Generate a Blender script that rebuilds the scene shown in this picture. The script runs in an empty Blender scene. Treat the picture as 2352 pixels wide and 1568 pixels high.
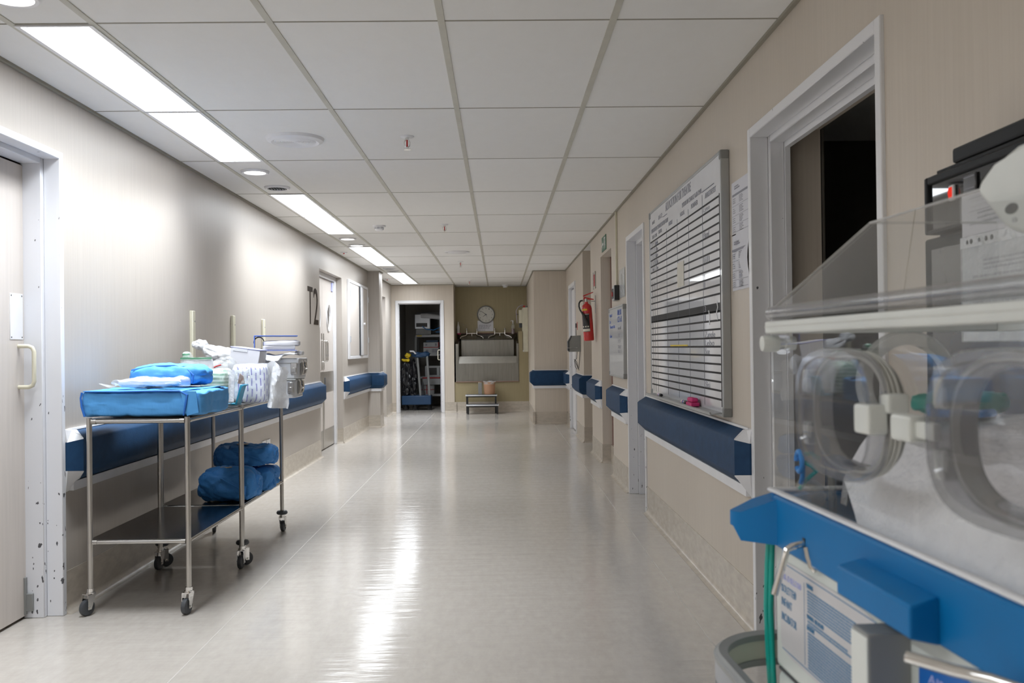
import bpy, bmesh, math, random
from mathutils import Vector, Matrix, noise
random.seed(7)
SC = bpy.context.scene
LIGHT = 6.0
TUBES = 12.0
SPREAD = 118.0
EXPO = 0.7
COL = SC.collection
PI = math.pi

# ------------------------------------------------------------------ materials
def newmat(name):
    m = bpy.data.materials.new(name); m.use_nodes = True
    nt = m.node_tree; nt.nodes.clear()
    out = nt.nodes.new('ShaderNodeOutputMaterial')
    return m, nt, out

def nd(nt, typ, **kw):
    n = nt.nodes.new(typ)
    for k, v in kw.items(): setattr(n, k, v)
    return n

def coords(nt, scale=(1, 1, 1)):
    tc = nd(nt, 'ShaderNodeTexCoord'); mp = nd(nt, 'ShaderNodeMapping')
    mp.inputs['Scale'].default_value = scale
    nt.links.new(tc.outputs['Object'], mp.inputs['Vector'])
    return mp.outputs['Vector']

def ramp(nt, fac, c0, c1, p0=0.0, p1=1.0):
    r = nd(nt, 'ShaderNodeValToRGB')
    r.color_ramp.elements[0].position = p0; r.color_ramp.elements[1].position = p1
    r.color_ramp.elements[0].color = (*c0, 1); r.color_ramp.elements[1].color = (*c1, 1)
    nt.links.new(fac, r.inputs['Fac']); return r.outputs['Color']

def noise_tex(nt, vec, scale=1.0, detail=3.0, rough=.55):
    n = nd(nt, 'ShaderNodeTexNoise'); n.inputs['Scale'].default_value = scale
    n.inputs['Detail'].default_value = detail; n.inputs['Roughness'].default_value = rough
    nt.links.new(vec, n.inputs['Vector']); return n.outputs['Fac']

def plain(name, col, rough=.5, metal=0.0, spec=.5, var=.06, vscale=(8, 8, 8), bump=0.0, bscale=(60, 60, 60), coat=0.0, trans=0.0):
    m, nt, out = newmat(name)
    b = nd(nt, 'ShaderNodeBsdfPrincipled')
    b.inputs['Roughness'].default_value = rough; b.inputs['Metallic'].default_value = metal
    b.inputs['Specular IOR Level'].default_value = spec
    b.inputs['Coat Weight'].default_value = coat; b.inputs['Coat Roughness'].default_value = .08
    if var:
        f = noise_tex(nt, coords(nt, vscale), 1.0)
        c0 = tuple(max(0, c * (1 - var)) for c in col); c1 = tuple(min(1, c * (1 + var)) for c in col)
        nt.links.new(ramp(nt, f, c0, c1, .3, .7), b.inputs['Base Color'])
    else:
        b.inputs['Base Color'].default_value = (*col, 1)
    if bump:
        f2 = noise_tex(nt, coords(nt, bscale), 1.0, 4)
        bp = nd(nt, 'ShaderNodeBump'); bp.inputs['Strength'].default_value = bump; bp.inputs['Distance'].default_value = .01
        nt.links.new(f2, bp.inputs['Height']); nt.links.new(bp.outputs['Normal'], b.inputs['Normal'])
    if trans:
        t = nd(nt, 'ShaderNodeBsdfTransparent'); mx = nd(nt, 'ShaderNodeMixShader'); mx.inputs[0].default_value = trans
        nt.links.new(b.outputs[0], mx.inputs[1]); nt.links.new(t.outputs[0], mx.inputs[2]); nt.links.new(mx.outputs[0], out.inputs[0])
    else:
        nt.links.new(b.outputs[0], out.inputs[0])
    return m

def clear(name, tint=(.97, .98, .98), haze=.05, hazecol=(.8, .8, .82), rough=.03, ior=1.45, bump=0.0, bscale=(30, 30, 30), boost=1.0):
    m, nt, out = newmat(name)
    tr = nd(nt, 'ShaderNodeBsdfTransparent'); tr.inputs[0].default_value = (*tint, 1)
    df = nd(nt, 'ShaderNodeBsdfDiffuse'); df.inputs[0].default_value = (*hazecol, 1)
    m1 = nd(nt, 'ShaderNodeMixShader'); m1.inputs[0].default_value = haze
    f = noise_tex(nt, coords(nt, (9, 9, 9)), 1.0)
    mr = nd(nt, 'ShaderNodeMapRange'); mr.inputs[3].default_value = haze * .6; mr.inputs[4].default_value = haze * 1.4
    nt.links.new(f, mr.inputs[0]); nt.links.new(mr.outputs[0], m1.inputs[0])
    gl = nd(nt, 'ShaderNodeBsdfGlossy'); gl.inputs['Roughness'].default_value = rough
    gl.inputs[0].default_value = (boost, boost, boost, 1)
    fr = nd(nt, 'ShaderNodeFresnel'); fr.inputs[0].default_value = ior
    m2 = nd(nt, 'ShaderNodeMixShader')
    nt.links.new(tr.outputs[0], m1.inputs[1]); nt.links.new(df.outputs[0], m1.inputs[2])
    ge = nd(nt, 'ShaderNodeNewGeometry'); iv = nd(nt, 'ShaderNodeMath', operation='SUBTRACT'); iv.inputs[0].default_value = 1
    mu = nd(nt, 'ShaderNodeMath', operation='MULTIPLY')       # reflect at the outer face only: a thin pane
    nt.links.new(ge.outputs['Backfacing'], iv.inputs[1]); nt.links.new(iv.outputs[0], mu.inputs[0]); nt.links.new(fr.outputs[0], mu.inputs[1])
    nt.links.new(mu.outputs[0], m2.inputs[0]); nt.links.new(m1.outputs[0], m2.inputs[1]); nt.links.new(gl.outputs[0], m2.inputs[2])
    if bump:
        f2 = noise_tex(nt, coords(nt, bscale), 1.0, 4)
        bp = nd(nt, 'ShaderNodeBump'); bp.inputs['Strength'].default_value = bump; bp.inputs['Distance'].default_value = .01
        nt.links.new(f2, bp.inputs['Height'])
        for n in (gl, df): nt.links.new(bp.outputs['Normal'], n.inputs['Normal'])
        nt.links.new(bp.outputs['Normal'], fr.inputs['Normal'])
    nt.links.new(m2.outputs[0], out.inputs[0])
    return m

def emit(name, col, strength):
    m, nt, out = newmat(name)
    e = nd(nt, 'ShaderNodeEmission'); e.inputs[0].default_value = (*col, 1); e.inputs[1].default_value = strength
    nt.links.new(e.outputs[0], out.inputs[0]); return m

def wall_mat(name, c0, c1, rough, spec=.5, rv=.1):
    """wallpaper-like vinyl with a fine vertical grain"""
    m, nt, out = newmat(name)
    b = nd(nt, 'ShaderNodeBsdfPrincipled'); b.inputs['Specular IOR Level'].default_value = spec
    f = noise_tex(nt, coords(nt, (70, 70, 2.2)), 1.0, 5, .6)
    g = noise_tex(nt, coords(nt, (.9, .9, .5)), 1.0, 2)
    mx = nd(nt, 'ShaderNodeMath', operation='MULTIPLY_ADD'); mx.inputs[1].default_value = .55
    nt.links.new(f, mx.inputs[0])
    m3 = nd(nt, 'ShaderNodeMath', operation='MULTIPLY'); m3.inputs[1].default_value = .45
    nt.links.new(g, m3.inputs[0]); nt.links.new(m3.outputs[0], mx.inputs[2])
    nt.links.new(ramp(nt, mx.outputs[0], c0, c1, .3, .7), b.inputs['Base Color'])
    mr = nd(nt, 'ShaderNodeMapRange'); mr.inputs[3].default_value = rough - rv; mr.inputs[4].default_value = rough + rv
    nt.links.new(f, mr.inputs[0]); nt.links.new(mr.outputs[0], b.inputs['Roughness'])
    bp = nd(nt, 'ShaderNodeBump'); bp.inputs['Strength'].default_value = .12; bp.inputs['Distance'].default_value = .006
    nt.links.new(f, bp.inputs['Height']); nt.links.new(bp.outputs['Normal'], b.inputs['Normal'])
    nt.links.new(b.outputs[0], out.inputs[0]); return m

def floor_mat(name):
    m, nt, out = newmat(name)
    b = nd(nt, 'ShaderNodeBsdfPrincipled'); b.inputs['Specular IOR Level'].default_value = .55
    f = noise_tex(nt, coords(nt, (26, 10, 10)), 1.0, 6, .65)
    g = noise_tex(nt, coords(nt, (1.1, .6, 1)), 1.0, 3)
    mx = nd(nt, 'ShaderNodeMath', operation='MULTIPLY_ADD'); mx.inputs[1].default_value = .6
    m3 = nd(nt, 'ShaderNodeMath', operation='MULTIPLY'); m3.inputs[1].default_value = .4
    nt.links.new(f, mx.inputs[0]); nt.links.new(g, m3.inputs[0]); nt.links.new(m3.outputs[0], mx.inputs[2])
    nt.links.new(ramp(nt, mx.outputs[0], FLOOR0, FLOOR1, .3, .7), b.inputs['Base Color'])
    mr = nd(nt, 'ShaderNodeMapRange'); mr.inputs[3].default_value = .10; mr.inputs[4].default_value = .18
    nt.links.new(g, mr.inputs[0]); nt.links.new(mr.outputs[0], b.inputs['Roughness'])
    w = noise_tex(nt, coords(nt, (2.2, 13, 1)), 1.0, 4, .55)
    bp = nd(nt, 'ShaderNodeBump'); bp.inputs['Strength'].default_value = .11; bp.inputs['Distance'].default_value = .02
    nt.links.new(w, bp.inputs['Height']); nt.links.new(bp.outputs['Normal'], b.inputs['Normal'])
    nt.links.new(b.outputs[0], out.inputs[0]); return m

def chipped(name, col, chip=(.09, .09, .1), dens=.70):
    """gloss paint with knocked-off chips, more of them low down"""
    m, nt, out = newmat(name)
    b = nd(nt, 'ShaderNodeBsdfPrincipled'); b.inputs['Roughness'].default_value = .32
    f = noise_tex(nt, coords(nt, (48, 48, 22)), 1.0, 2, .5)
    tc = nd(nt, 'ShaderNodeNewGeometry'); sx = nd(nt, 'ShaderNodeSeparateXYZ'); nt.links.new(tc.outputs['Position'], sx.inputs[0])
    mr = nd(nt, 'ShaderNodeMapRange'); mr.inputs[1].default_value = .2; mr.inputs[2].default_value = 1.7
    mr.inputs[3].default_value = dens; mr.inputs[4].default_value = dens + .1
    nt.links.new(sx.outputs[2], mr.inputs[0])
    gt = nd(nt, 'ShaderNodeMath', operation='GREATER_THAN'); nt.links.new(f, gt.inputs[0]); nt.links.new(mr.outputs[0], gt.inputs[1])
    nt.links.new(ramp(nt, gt.outputs[0], col, chip), b.inputs['Base Color'])
    nt.links.new(b.outputs[0], out.inputs[0]); return m

def tile_mat(name):
    m, nt, out = newmat(name)
    b = nd(nt, 'ShaderNodeBsdfPrincipled'); b.inputs['Roughness'].default_value = .8
    tc = nd(nt, 'ShaderNodeNewGeometry'); mp = nd(nt, 'ShaderNodeMapping'); mp.inputs['Scale'].default_value = (1 / .64, 1 / 1.274, 0)
    mp.inputs['Location'].default_value = (.3135, -.7331, 0)
    nt.links.new(tc.outputs['Position'], mp.inputs['Vector'])
    fl = nd(nt, 'ShaderNodeVectorMath', operation='FLOOR'); nt.links.new(mp.outputs[0], fl.inputs[0])
    wn = nd(nt, 'ShaderNodeTexWhiteNoise'); nt.links.new(fl.outputs[0], wn.inputs['Vector'])
    f = noise_tex(nt, coords(nt, (14, 7, 9)), 1.0, 6, .7)
    mx = nd(nt, 'ShaderNodeMath', operation='MULTIPLY_ADD'); mx.inputs[1].default_value = .5
    m3 = nd(nt, 'ShaderNodeMath', operation='MULTIPLY'); m3.inputs[1].default_value = .5
    nt.links.new(wn.outputs['Value'], mx.inputs[0]); nt.links.new(f, m3.inputs[0]); nt.links.new(m3.outputs[0], mx.inputs[2])
    nt.links.new(ramp(nt, mx.outputs[0], (.80, .79, .765), (.86, .855, .84), .2, .8), b.inputs['Base Color'])
    nt.links.new(b.outputs[0], out.inputs[0]); return m

def dash_mat(name):
    """clear film printed with staggered violet dashes"""
    m, nt, out = newmat(name)
    b = nd(nt, 'ShaderNodeBsdfPrincipled'); b.inputs['Roughness'].default_value = .3
    br = nd(nt, 'ShaderNodeTexBrick'); br.offset = .5; br.inputs['Scale'].default_value = 1
    br.inputs['Color1'].default_value = (.15, .14, .46, 1); br.inputs['Color2'].default_value = (.20, .19, .55, 1)
    br.inputs['Mortar'].default_value = (.70, .74, .84, 1)
    br.inputs['Brick Width'].default_value = .062; br.inputs['Row Height'].default_value = .0255; br.inputs['Mortar Size'].default_value = .0098
    br.inputs['Mortar Smooth'].default_value = .2
    tc = nd(nt, 'ShaderNodeTexCoord'); sp = nd(nt, 'ShaderNodeSeparateXYZ'); cb = nd(nt, 'ShaderNodeCombineXYZ')
    ad = nd(nt, 'ShaderNodeMath', operation='ADD')
    nt.links.new(tc.outputs['Object'], sp.inputs[0])
    nt.links.new(sp.outputs[0], ad.inputs[0]); nt.links.new(sp.outputs[1], ad.inputs[1])
    nt.links.new(sp.outputs[2], cb.inputs[0]); nt.links.new(ad.outputs[0], cb.inputs[1])
    nt.links.new(cb.outputs[0], br.inputs['Vector'])
    nt.links.new(br.outputs['Color'], b.inputs['Base Color'])
    f2 = noise_tex(nt, coords(nt, (30, 30, 30)), 1.0, 3)
    bp = nd(nt, 'ShaderNodeBump'); bp.inputs['Strength'].default_value = .25; bp.inputs['Distance'].default_value = .01
    nt.links.new(f2, bp.inputs['Height']); nt.links.new(bp.outputs['Normal'], b.inputs['Normal'])
    nt.links.new(b.outputs[0], out.inputs[0]); return m

def band_mat(name, c0, c1, period, axis=2, rough=.4):
    m, nt, out = newmat(name)
    b = nd(nt, 'ShaderNodeBsdfPrincipled'); b.inputs['Roughness'].default_value = rough
    w = nd(nt, 'ShaderNodeTexWave', wave_type='BANDS', bands_direction='XYZ'[axis], wave_profile='SIN')
    w.inputs['Scale'].default_value = 1 / period * .314; w.inputs['Distortion'].default_value = 1.2; w.inputs['Detail'].default_value = 1
    tc = nd(nt, 'ShaderNodeTexCoord'); nt.links.new(tc.outputs['Object'], w.inputs['Vector'])
    nt.links.new(ramp(nt, w.outputs['Fac'], c0, c1, .35, .65), b.inputs['Base Color'])
    nt.links.new(b.outputs[0], out.inputs[0]); return m

FLOOR0 = (.47, .432, .39); FLOOR1 = (.57, .532, .487)
M = {}
M['wall'] = wall_mat('wall_vinyl', (.53, .465, .39), (.62, .555, .475), .42)
M['wall_dimmed'] = wall_mat('wall_vinyl_dimmed', (.43, .39, .35), (.51, .468, .425), .42, .3)  # left copy of the wall vinyl, colour darkened to offset strong light
M['alcove'] = wall_mat('alcove_paint', (.31, .26, .145), (.38, .32, .19), .5)
M['darkroom'] = plain('dark_room_shade', (.09, .08, .065), .7)  # darkness of the unlit room put into the wall colour
M['storewall'] = wall_mat('store_paint', (.34, .32, .29), (.42, .40, .365), .5)
M['floor'] = floor_mat('floor_vinyl')
M['skirt'] = plain('skirting_vinyl', (.50, .445, .375), .25, var=.1, vscale=(12, 12, 30), bump=.04, bscale=(20, 20, 20))
M['weld'] = plain('weld_line', (.56, .53, .49), .3)
M['tile'] = tile_mat('ceiling_tile')
M['tbar'] = plain('ceiling_bar', (.55, .53, .46), .5)
M['gap'] = plain('ceiling_gap', (.30, .28, .23), .7)
M['white'] = plain('white_paint', (.78, .78, .80), .32, var=.03)
M['chip'] = chipped('white_chipped_paint', (.76, .76, .78))
M['chipl'] = chipped('white_worn_paint', (.74, .75, .79), dens=.66)
M['doorleaf'] = plain('door_laminate', (.60, .55, .51), .38, var=.04, vscale=(40, 40, 2))
M['doorgrey'] = plain('door_grey', (.42, .42, .46), .4)
M['navy'] = plain('navy_vinyl', (.014, .050, .118), .6, spec=.22, var=.12, vscale=(20, 20, 20), bump=.12, bscale=(160, 160, 160))
M['cream'] = plain('cream_plastic', (.66, .63, .50), .4)
M['steel'] = plain('stainless', (.50, .485, .46), .24, 1.0, var=.05, vscale=(4, 4, 60))
M['steeldark'] = plain('stainless_shelf', (.30, .295, .29), .16, 1.0, var=.05)
M['brushed'] = plain('brushed_steel', (.52, .50, .47), .33, 1.0, var=.08, vscale=(50, 50, 2))
M['chrome'] = plain('chrome', (.75, .74, .72), .08, 1.0, var=0)
M['alu'] = plain('aluminium', (.66, .68, .71), .42, .55, var=.03)
M['alugrey'] = plain('anodised_frame', (.42, .43, .43), .4, .6, var=.03)
M['greyrub'] = plain('grey_rubber', (.055, .06, .068), .5, var=.08)
M['greypl'] = plain('grey_plastic', (.24, .245, .24), .45)
M['black'] = plain('black_plastic', (.015, .015, .016), .4)
M['blackbag'] = plain('black_bag', (.012, .012, .014), .3, bump=.5, bscale=(30, 30, 30))
M['wrap'] = plain('blue_wrap', (.085, .32, .68), .62, spec=.3, var=.07, vscale=(6, 6, 6), bump=.3, bscale=(24, 24, 10))
M['wrapd'] = plain('blue_wrap_edge', (.015, .13, .48), .6)
M['wrap2'] = plain('blue_wrap_shaded', (.045, .21, .54), .6, spec=.3, var=.1, vscale=(6, 6, 6), bump=.45, bscale=(26, 26, 26))  # darker copy of the wrap, lower shelf's shade put into the colour
M['tape'] = plain('tape', (.42, .36, .26), .5, var=.25, vscale=(60, 60, 60))
M['clearbag'] = clear('clear_film', haze=.22, hazecol=(.85, .87, .88), rough=.12, bump=.9, bscale=(34, 34, 34))
M['milky'] = clear('milky_film', haze=.58, hazecol=(.86, .87, .9), rough=.14, bump=.9, bscale=(26, 26, 26))
M['whitebag'] = plain('white_plastic_film', (.80, .81, .83), .28, bump=.5, bscale=(26, 26, 26), trans=.12)
M['paper'] = plain('paper', (.66, .66, .70), .7, var=.03)
M['ivory'] = plain('ivory_paper', (.66, .63, .55), .7)
M['ink'] = plain('ink', (.05, .05, .06), .6, var=0)
M['inkgrey'] = plain('grey_print', (.28, .28, .32), .7, var=0)
M['inkblue'] = plain('blue_marker', (.05, .12, .45), .6, var=0)
M['brownsign'] = plain('brown_letter', (.040, .028, .020), .6, spec=.1, var=0)
M['board'] = plain('whiteboard', (.72, .73, .76), .04, spec=.5, var=.02)
M['boardline'] = plain('board_tape', (.012, .012, .014), .5, spec=.15, var=0)
M['boardthin'] = plain('board_thin_line', (.12, .13, .17), .5, spec=.15, var=0)
M['red'] = plain('red_gloss', (.52, .012, .012), .22, var=0, coat=.5)
M['redm'] = plain('red_matt', (.50, .03, .03), .5, var=0)
M['yellow'] = plain('yellow', (.72, .52, .02), .5)
M['pink'] = plain('pink_felt', (.55, .03, .16), .7)
M['green'] = plain('sign_green', (.03, .14, .08), .4)
M['gauze'] = band_mat('green_gauze', (.09, .26, .15), (.50, .66, .56), .022)
M['greentube'] = plain('green_tube', (.0, .33, .27), .3)
M['teal'] = plain('teal_mask', (.02, .30, .25), .35)
M['bluetube'] = plain('blue_plastic', (.02, .25, .70), .4)
M['bluecover'] = plain('binder_blue', (.08, .16, .55), .4)
M['lilac'] = plain('lilac_label', (.42, .45, .78), .5)
M['turq'] = plain('turquoise_plastic', (.03, .30, .48), .4)
M['rust'] = plain('brown_tissue', (.30, .18, .15), .7)
M['dash'] = dash_mat('printed_film')
M['hood'] = clear('acrylic', tint=(.975, .98, .98), haze=.014, rough=.015, ior=1.36)
M['port'] = clear('acrylic_ring', tint=(.80, .80, .81), haze=.20, hazecol=(.5, .5, .51), rough=.05, ior=1.5)
M['portdoor'] = clear('acrylic_door', tint=(.92, .92, .93), haze=.05, hazecol=(.6, .6, .62), rough=.03, ior=1.45)
M['offwhite'] = plain('off_white_plastic', (.66, .68, .65), .35)
M['bodywhite'] = plain('incubator_enamel', (.60, .635, .605), .3)
M['gasket'] = plain('gasket', (.58, .58, .54), .5)
M['incblue'] = plain('incubator_blue', (.001, .150, .40), .45, spec=.25, var=.04)
M['labelgrey'] = plain('label_pale', (.56, .55, .56), .4)
M['labelblue'] = plain('label_blue', (.003, .12, .46), .35, var=0)
M['printblue'] = plain('print_blue', (.04, .19, .38), .5, var=0)
M['tray'] = plain('tray_plastic', (.16, .18, .19), .2)
M['sheet'] = plain('white_blanket', (.93, .925, .95), .9, var=.03, vscale=(30, 30, 30), bump=.8, bscale=(60, 60, 60))
M['bumper'] = plain('grey_bumper', (.27, .28, .30), .35)
M['bumperin'] = plain('bumper_inside', (.50, .50, .42), .5)
M['glassblack'] = plain('black_glass', (.012, .012, .013), .03, spec=.8, var=0)
M['frameblack'] = plain('black_frame', (.014, .016, .018), .5, spec=.2)
M['panelgrey'] = plain('door_dark_grey', (.05, .05, .055), .12, spec=.7)
M['light'] = emit('light_diffuser', (.92, .96, 1.0), LIGHT)
M['dlight'] = emit('downlight_lens', (1.0, .97, .93), LIGHT * .55)
M['redlamp'] = emit('red_lamp', (1, .02, .02), .9)
M['redled'] = emit('small_red_led', (1, .05, .03), .5)
M['clockface'] = plain('clock_face', (.60, .59, .54), .3, var=.02)
M['oven'] = plain('grey_white_shell', (.50, .51, .52), .4)
M['soapred'] = plain('red_liquid', (.12, .01, .015), .2)
M['bucket'] = plain('peach_plastic', (.50, .28, .17), .45)
M['trolleyblue'] = plain('cleaning_blue', (.016, .055, .13), .45)
M['lilacbag'] = plain('lilac_film', (.46, .43, .58), .35, bump=.3, bscale=(20, 20, 20))
M['clearrod'] = clear('clear_rod', tint=(.9, .92, .92), haze=.10, rough=.05)
M['sinksteel'] = plain('sink_steel', (.27, .26, .235), .3, 1.0, var=.1, vscale=(40, 4, 3))
M['sinklight'] = plain('sink_rim_steel', (.36, .35, .32), .5, 1.0, var=.05)
M['portring'] = clear('milky_ring', tint=(.9, .9, .9), haze=.5, hazecol=(.75, .75, .73), rough=.1)
# ------------------------------------------------------------------ mesh helpers
class MB:
    def __init__(s):
        s.bm = bmesh.new(); s.bm.faces.layers.int.new('flat')
    def _bev(s, faces, w, seg=2):
        ly = s.bm.faces.layers.int.get('flat')
        for f in faces: f[ly] = 1
        ed = list({e for f in faces for e in f.edges})
        r = bmesh.ops.bevel(s.bm, geom=ed, offset=w, segments=seg, affect='EDGES', profile=.5)
        for f in r['faces']: f[ly] = 0
    def hexa(s, p, bevel=0, seg=2):
        """8 corner points: bottom ring of four, then top ring of four"""
        v = [s.bm.verts.new(q) for q in p]
        f = [s.bm.faces.new([v[i] for i in q]) for q in ((3, 2, 1, 0), (4, 5, 6, 7), (0, 1, 5, 4), (1, 2, 6, 5), (2, 3, 7, 6), (3, 0, 4, 7))]
        if bevel: s._bev(f, bevel, seg)
        return s
    def box(s, x0, x1, y0, y1, z0, z1, bevel=0, seg=2):
        x0, x1 = min(x0, x1), max(x0, x1); y0, y1 = min(y0, y1), max(y0, y1); z0, z1 = min(z0, z1), max(z0, z1)
        return s.hexa([(x0, y0, z0), (x1, y0, z0), (x1, y1, z0), (x0, y1, z0), (x0, y0, z1), (x1, y0, z1), (x1, y1, z1), (x0, y1, z1)], bevel, seg)
    def loft(s, rings, closed=True, caps=True, loop=False):
        vr = [[s.bm.verts.new(p) for p in r] for r in rings]
        n = len(vr[0])
        R_ = range(len(vr)) if loop else range(len(vr) - 1)
        for i in R_:
            a, b = vr[i], vr[(i + 1) % len(vr)]
            for j in range(n if closed else n - 1):
                k = (j + 1) % n
                s.bm.faces.new((a[j], a[k], b[k], b[j]))
        if caps and closed and not loop:
            s.bm.faces.new(vr[0][::-1]); s.bm.faces.new(vr[-1])
        return s
    def tube(s, pts, r, n=10, loop=False, caps=True, rr=None):
        pts = [Vector(p) for p in pts]; rings = []
        m = len(pts); up = None
        for i, p in enumerate(pts):
            a = pts[(i - 1) % m] if (i or loop) else p; b = pts[(i + 1) % m] if (i < m - 1 or loop) else p
            t = (b - a).normalized()
            if up is None:
                up = Vector((0, 0, 1)) if abs(t.z) < .9 else Vector((1, 0, 0))
            x = t.cross(up).normalized(); up = x.cross(t).normalized()
            ra = rr[i] if rr else r
            rings.append([p + (x * math.cos(2 * PI * k / n) + up * math.sin(2 * PI * k / n)) * ra for k in range(n)])
        return s.loft(rings, True, caps, loop)
    def cyl(s, p0, p1, r, n=20, r2=None):
        return s.tube([p0, p1], r, n, rr=[r, r if r2 is None else r2])
    def lathe(s, prof, o=(0, 0, 0), axis='Z', n=28, sx=1.0):
        """profile of (radius, height) about an axis"""
        o = Vector(o); rings = []
        for r, h in prof:
            ring = []
            for k in range(n):
                c, d = math.cos(2 * PI * k / n) * r, math.sin(2 * PI * k / n) * r
                q = {'Z': (c, d, h), 'X': (h, c, d), 'Y': (d, h, c), '-Y': (c, -h, d)}[axis]
                ring.append(o + Vector(q))
            rings.append(ring)
        return s.loft(rings)
    def prism(s, poly, vec, bevel=0):
        vec = Vector(vec); a = [s.bm.verts.new(p) for p in poly]; b = [s.bm.verts.new(Vector(p) + vec) for p in poly]
        n = len(a); f = [s.bm.faces.new(a[::-1]), s.bm.faces.new(b)]
        for i in range(n): f.append(s.bm.faces.new((a[i], a[(i + 1) % n], b[(i + 1) % n], b[i])))
        if bevel: s._bev(f, bevel)
        return s
    def sheet(s, grid, th=.002, nrm=None):
        """grid of points (list of rows) made into a thin closed sheet"""
        R_, C_ = len(grid), len(grid[0])
        g = [[Vector(p) for p in row] for row in grid]; off = []
        for i in range(R_):
            row = []
            for j in range(C_):
                du = g[min(i + 1, R_ - 1)][j] - g[max(i - 1, 0)][j]; dv = g[i][min(j + 1, C_ - 1)] - g[i][max(j - 1, 0)]
                nn = du.cross(dv)
                nn = nn.normalized() if nn.length > 1e-9 else Vector((0, 0, 1))
                row.append(g[i][j] - nn * th)
            off.append(row)
        A = [[s.bm.verts.new(p) for p in r] for r in g]; B = [[s.bm.verts.new(p) for p in r] for r in off]
        for i in range(R_ - 1):
            for j in range(C_ - 1):
                s.bm.faces.new((A[i][j], A[i + 1][j], A[i + 1][j + 1], A[i][j + 1]))
                s.bm.faces.new((B[i][j], B[i][j + 1], B[i + 1][j + 1], B[i + 1][j]))
        for j in range(C_ - 1):
            s.bm.faces.new((A[0][j], A[0][j + 1], B[0][j + 1], B[0][j])); s.bm.faces.new((A[-1][j + 1], A[-1][j], B[-1][j], B[-1][j + 1]))
        for i in range(R_ - 1):
            s.bm.faces.new((A[i + 1][0], A[i][0], B[i][0], B[i + 1][0])); s.bm.faces.new((A[i][-1], A[i + 1][-1], B[i + 1][-1], B[i][-1]))
        return s
    def pack(s, c, h, e=6, n=14, amp=.01, freq=9, seed=0, M_=None, top=0.0, pin=True):
        """soft rounded bundle: superellipsoid of half sizes h with crumpled skin"""
        tmp = bmesh.new()
        bmesh.ops.create_cube(tmp, size=2)
        bmesh.ops.subdivide_edges(tmp, edges=tmp.edges[:], cuts=n, use_grid_fill=True)
        Mx = M_ or Matrix.Identity(3); c = Vector(c); off = Vector((seed * 3.7, seed * 1.3, seed * 2.1))
        for v in tmp.verts:
            p = v.co
            L = (abs(p.x) ** e + abs(p.y) ** e + abs(p.z) ** e) ** (1 / e)
            d = p / L
            q = Vector((d.x * h[0], d.y * h[1], d.z * h[2]))
            if top and d.z > 0: q.z += top * (1 - min(1, d.x ** 2)) * (1 - min(1, d.y ** 2)) * d.z
            nn = Vector((d.x / h[0], d.y / h[1], d.z / h[2])).normalized()
            w = noise.noise((q + off) * freq) - .7 * (1 - abs(noise.noise((q + off * 2) * freq * 1.4))) ** 6 + .35 * (1 - abs(noise.noise((q - off) * freq * 2.1))) ** 8 + .2 * noise.noise((q + off) * freq * 4.5)
            q = q + nn * w * amp
            if pin and q.z < -h[2]: q.z = -h[2]
            v.co = c + Mx @ q
        me = bpy.data.meshes.new('t'); tmp.to_mesh(me); s.bm.from_mesh(me); bpy.data.meshes.remove(me); tmp.free()
        return s
    def build(s, name, ang=38):
        bmesh.ops.recalc_face_normals(s.bm, faces=s.bm.faces)
        ca = math.radians(ang)
        ly = s.bm.faces.layers.int.get('flat')
        for f in s.bm.faces: f.smooth = not (ly and f[ly])
        for e in s.bm.edges:
            if len(e.link_faces) == 2 and e.calc_face_angle(0) > ca: e.smooth = False
        if ly: s.bm.faces.layers.int.remove(ly)
        me = bpy.data.meshes.new(name); s.bm.to_mesh(me); s.bm.free(); return me

LOC = {}
def root_loc(o):
    while o.parent: o = o.parent
    return LOC.get(o.name, Vector((0, 0, 0)))

def tag(o, label=None, cat=None, group=None, kind=None):
    if label: o['label'] = label
    if cat: o['category'] = cat
    if group: o['group'] = group
    if kind: o['kind'] = kind
    return o

def thing(name, label, cat, loc=(0, 0, 0), rotz=0.0, group=None):
    o = bpy.data.objects.new(name, None); COL.objects.link(o)
    o.empty_display_size = .05
    o.location = loc; o.rotation_euler = (0, 0, rotz); LOC[o.name] = Vector(loc)
    return tag(o, label, cat, group)

def add(name, mb, mat, parent=None, world=True, label=None):
    """link one mesh object; world=True: geometry given in world space"""
    me = mb.build(name) if isinstance(mb, MB) else mb
    for mm in (mat if isinstance(mat, (list, tuple)) else [mat]): me.materials.append(M[mm])
    o = bpy.data.objects.new(name, me); COL.objects.link(o)
    if parent is not None:
        o.parent = parent
        if world: me.transform(Matrix.Translation(-root_loc(parent)))
    if label: o['label'] = label
    return o

def solo(name, mb, mat, label, cat, loc, group=None):
    """a thing that is a single mesh, given in world space"""
    me = mb.build(name) if isinstance(mb, MB) else mb
    me.transform(Matrix.Translation(-Vector(loc)))
    me.materials.append(M[mat]); o = bpy.data.objects.new(name, me); COL.objects.link(o); o.location = loc
    LOC[o.name] = Vector(loc)
    return tag(o, label, cat, group)

def struct(name, mb, mat, parent=None):
    o = add(name, mb, mat, parent)
    if parent is None: o['kind'] = 'structure'
    return o

def sempty(name, loc):
    o = bpy.data.objects.new(name, None); COL.objects.link(o); o.location = loc; LOC[o.name] = Vector(loc); o['kind'] = 'structure'; return o

def dup(root, loc, label=None, rotz=None):
    r = root.copy(); COL.objects.link(r); r.location = loc
    if rotz is not None: r.rotation_euler = (0, 0, rotz)
    if label: r['label'] = label
    for ch in root.children:
        c = ch.copy(); COL.objects.link(c); c.parent = r
        for g in ch.children:
            d = g.copy(); COL.objects.link(d); d.parent = c
    LOC[r.name] = Vector(loc)
    return r

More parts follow.
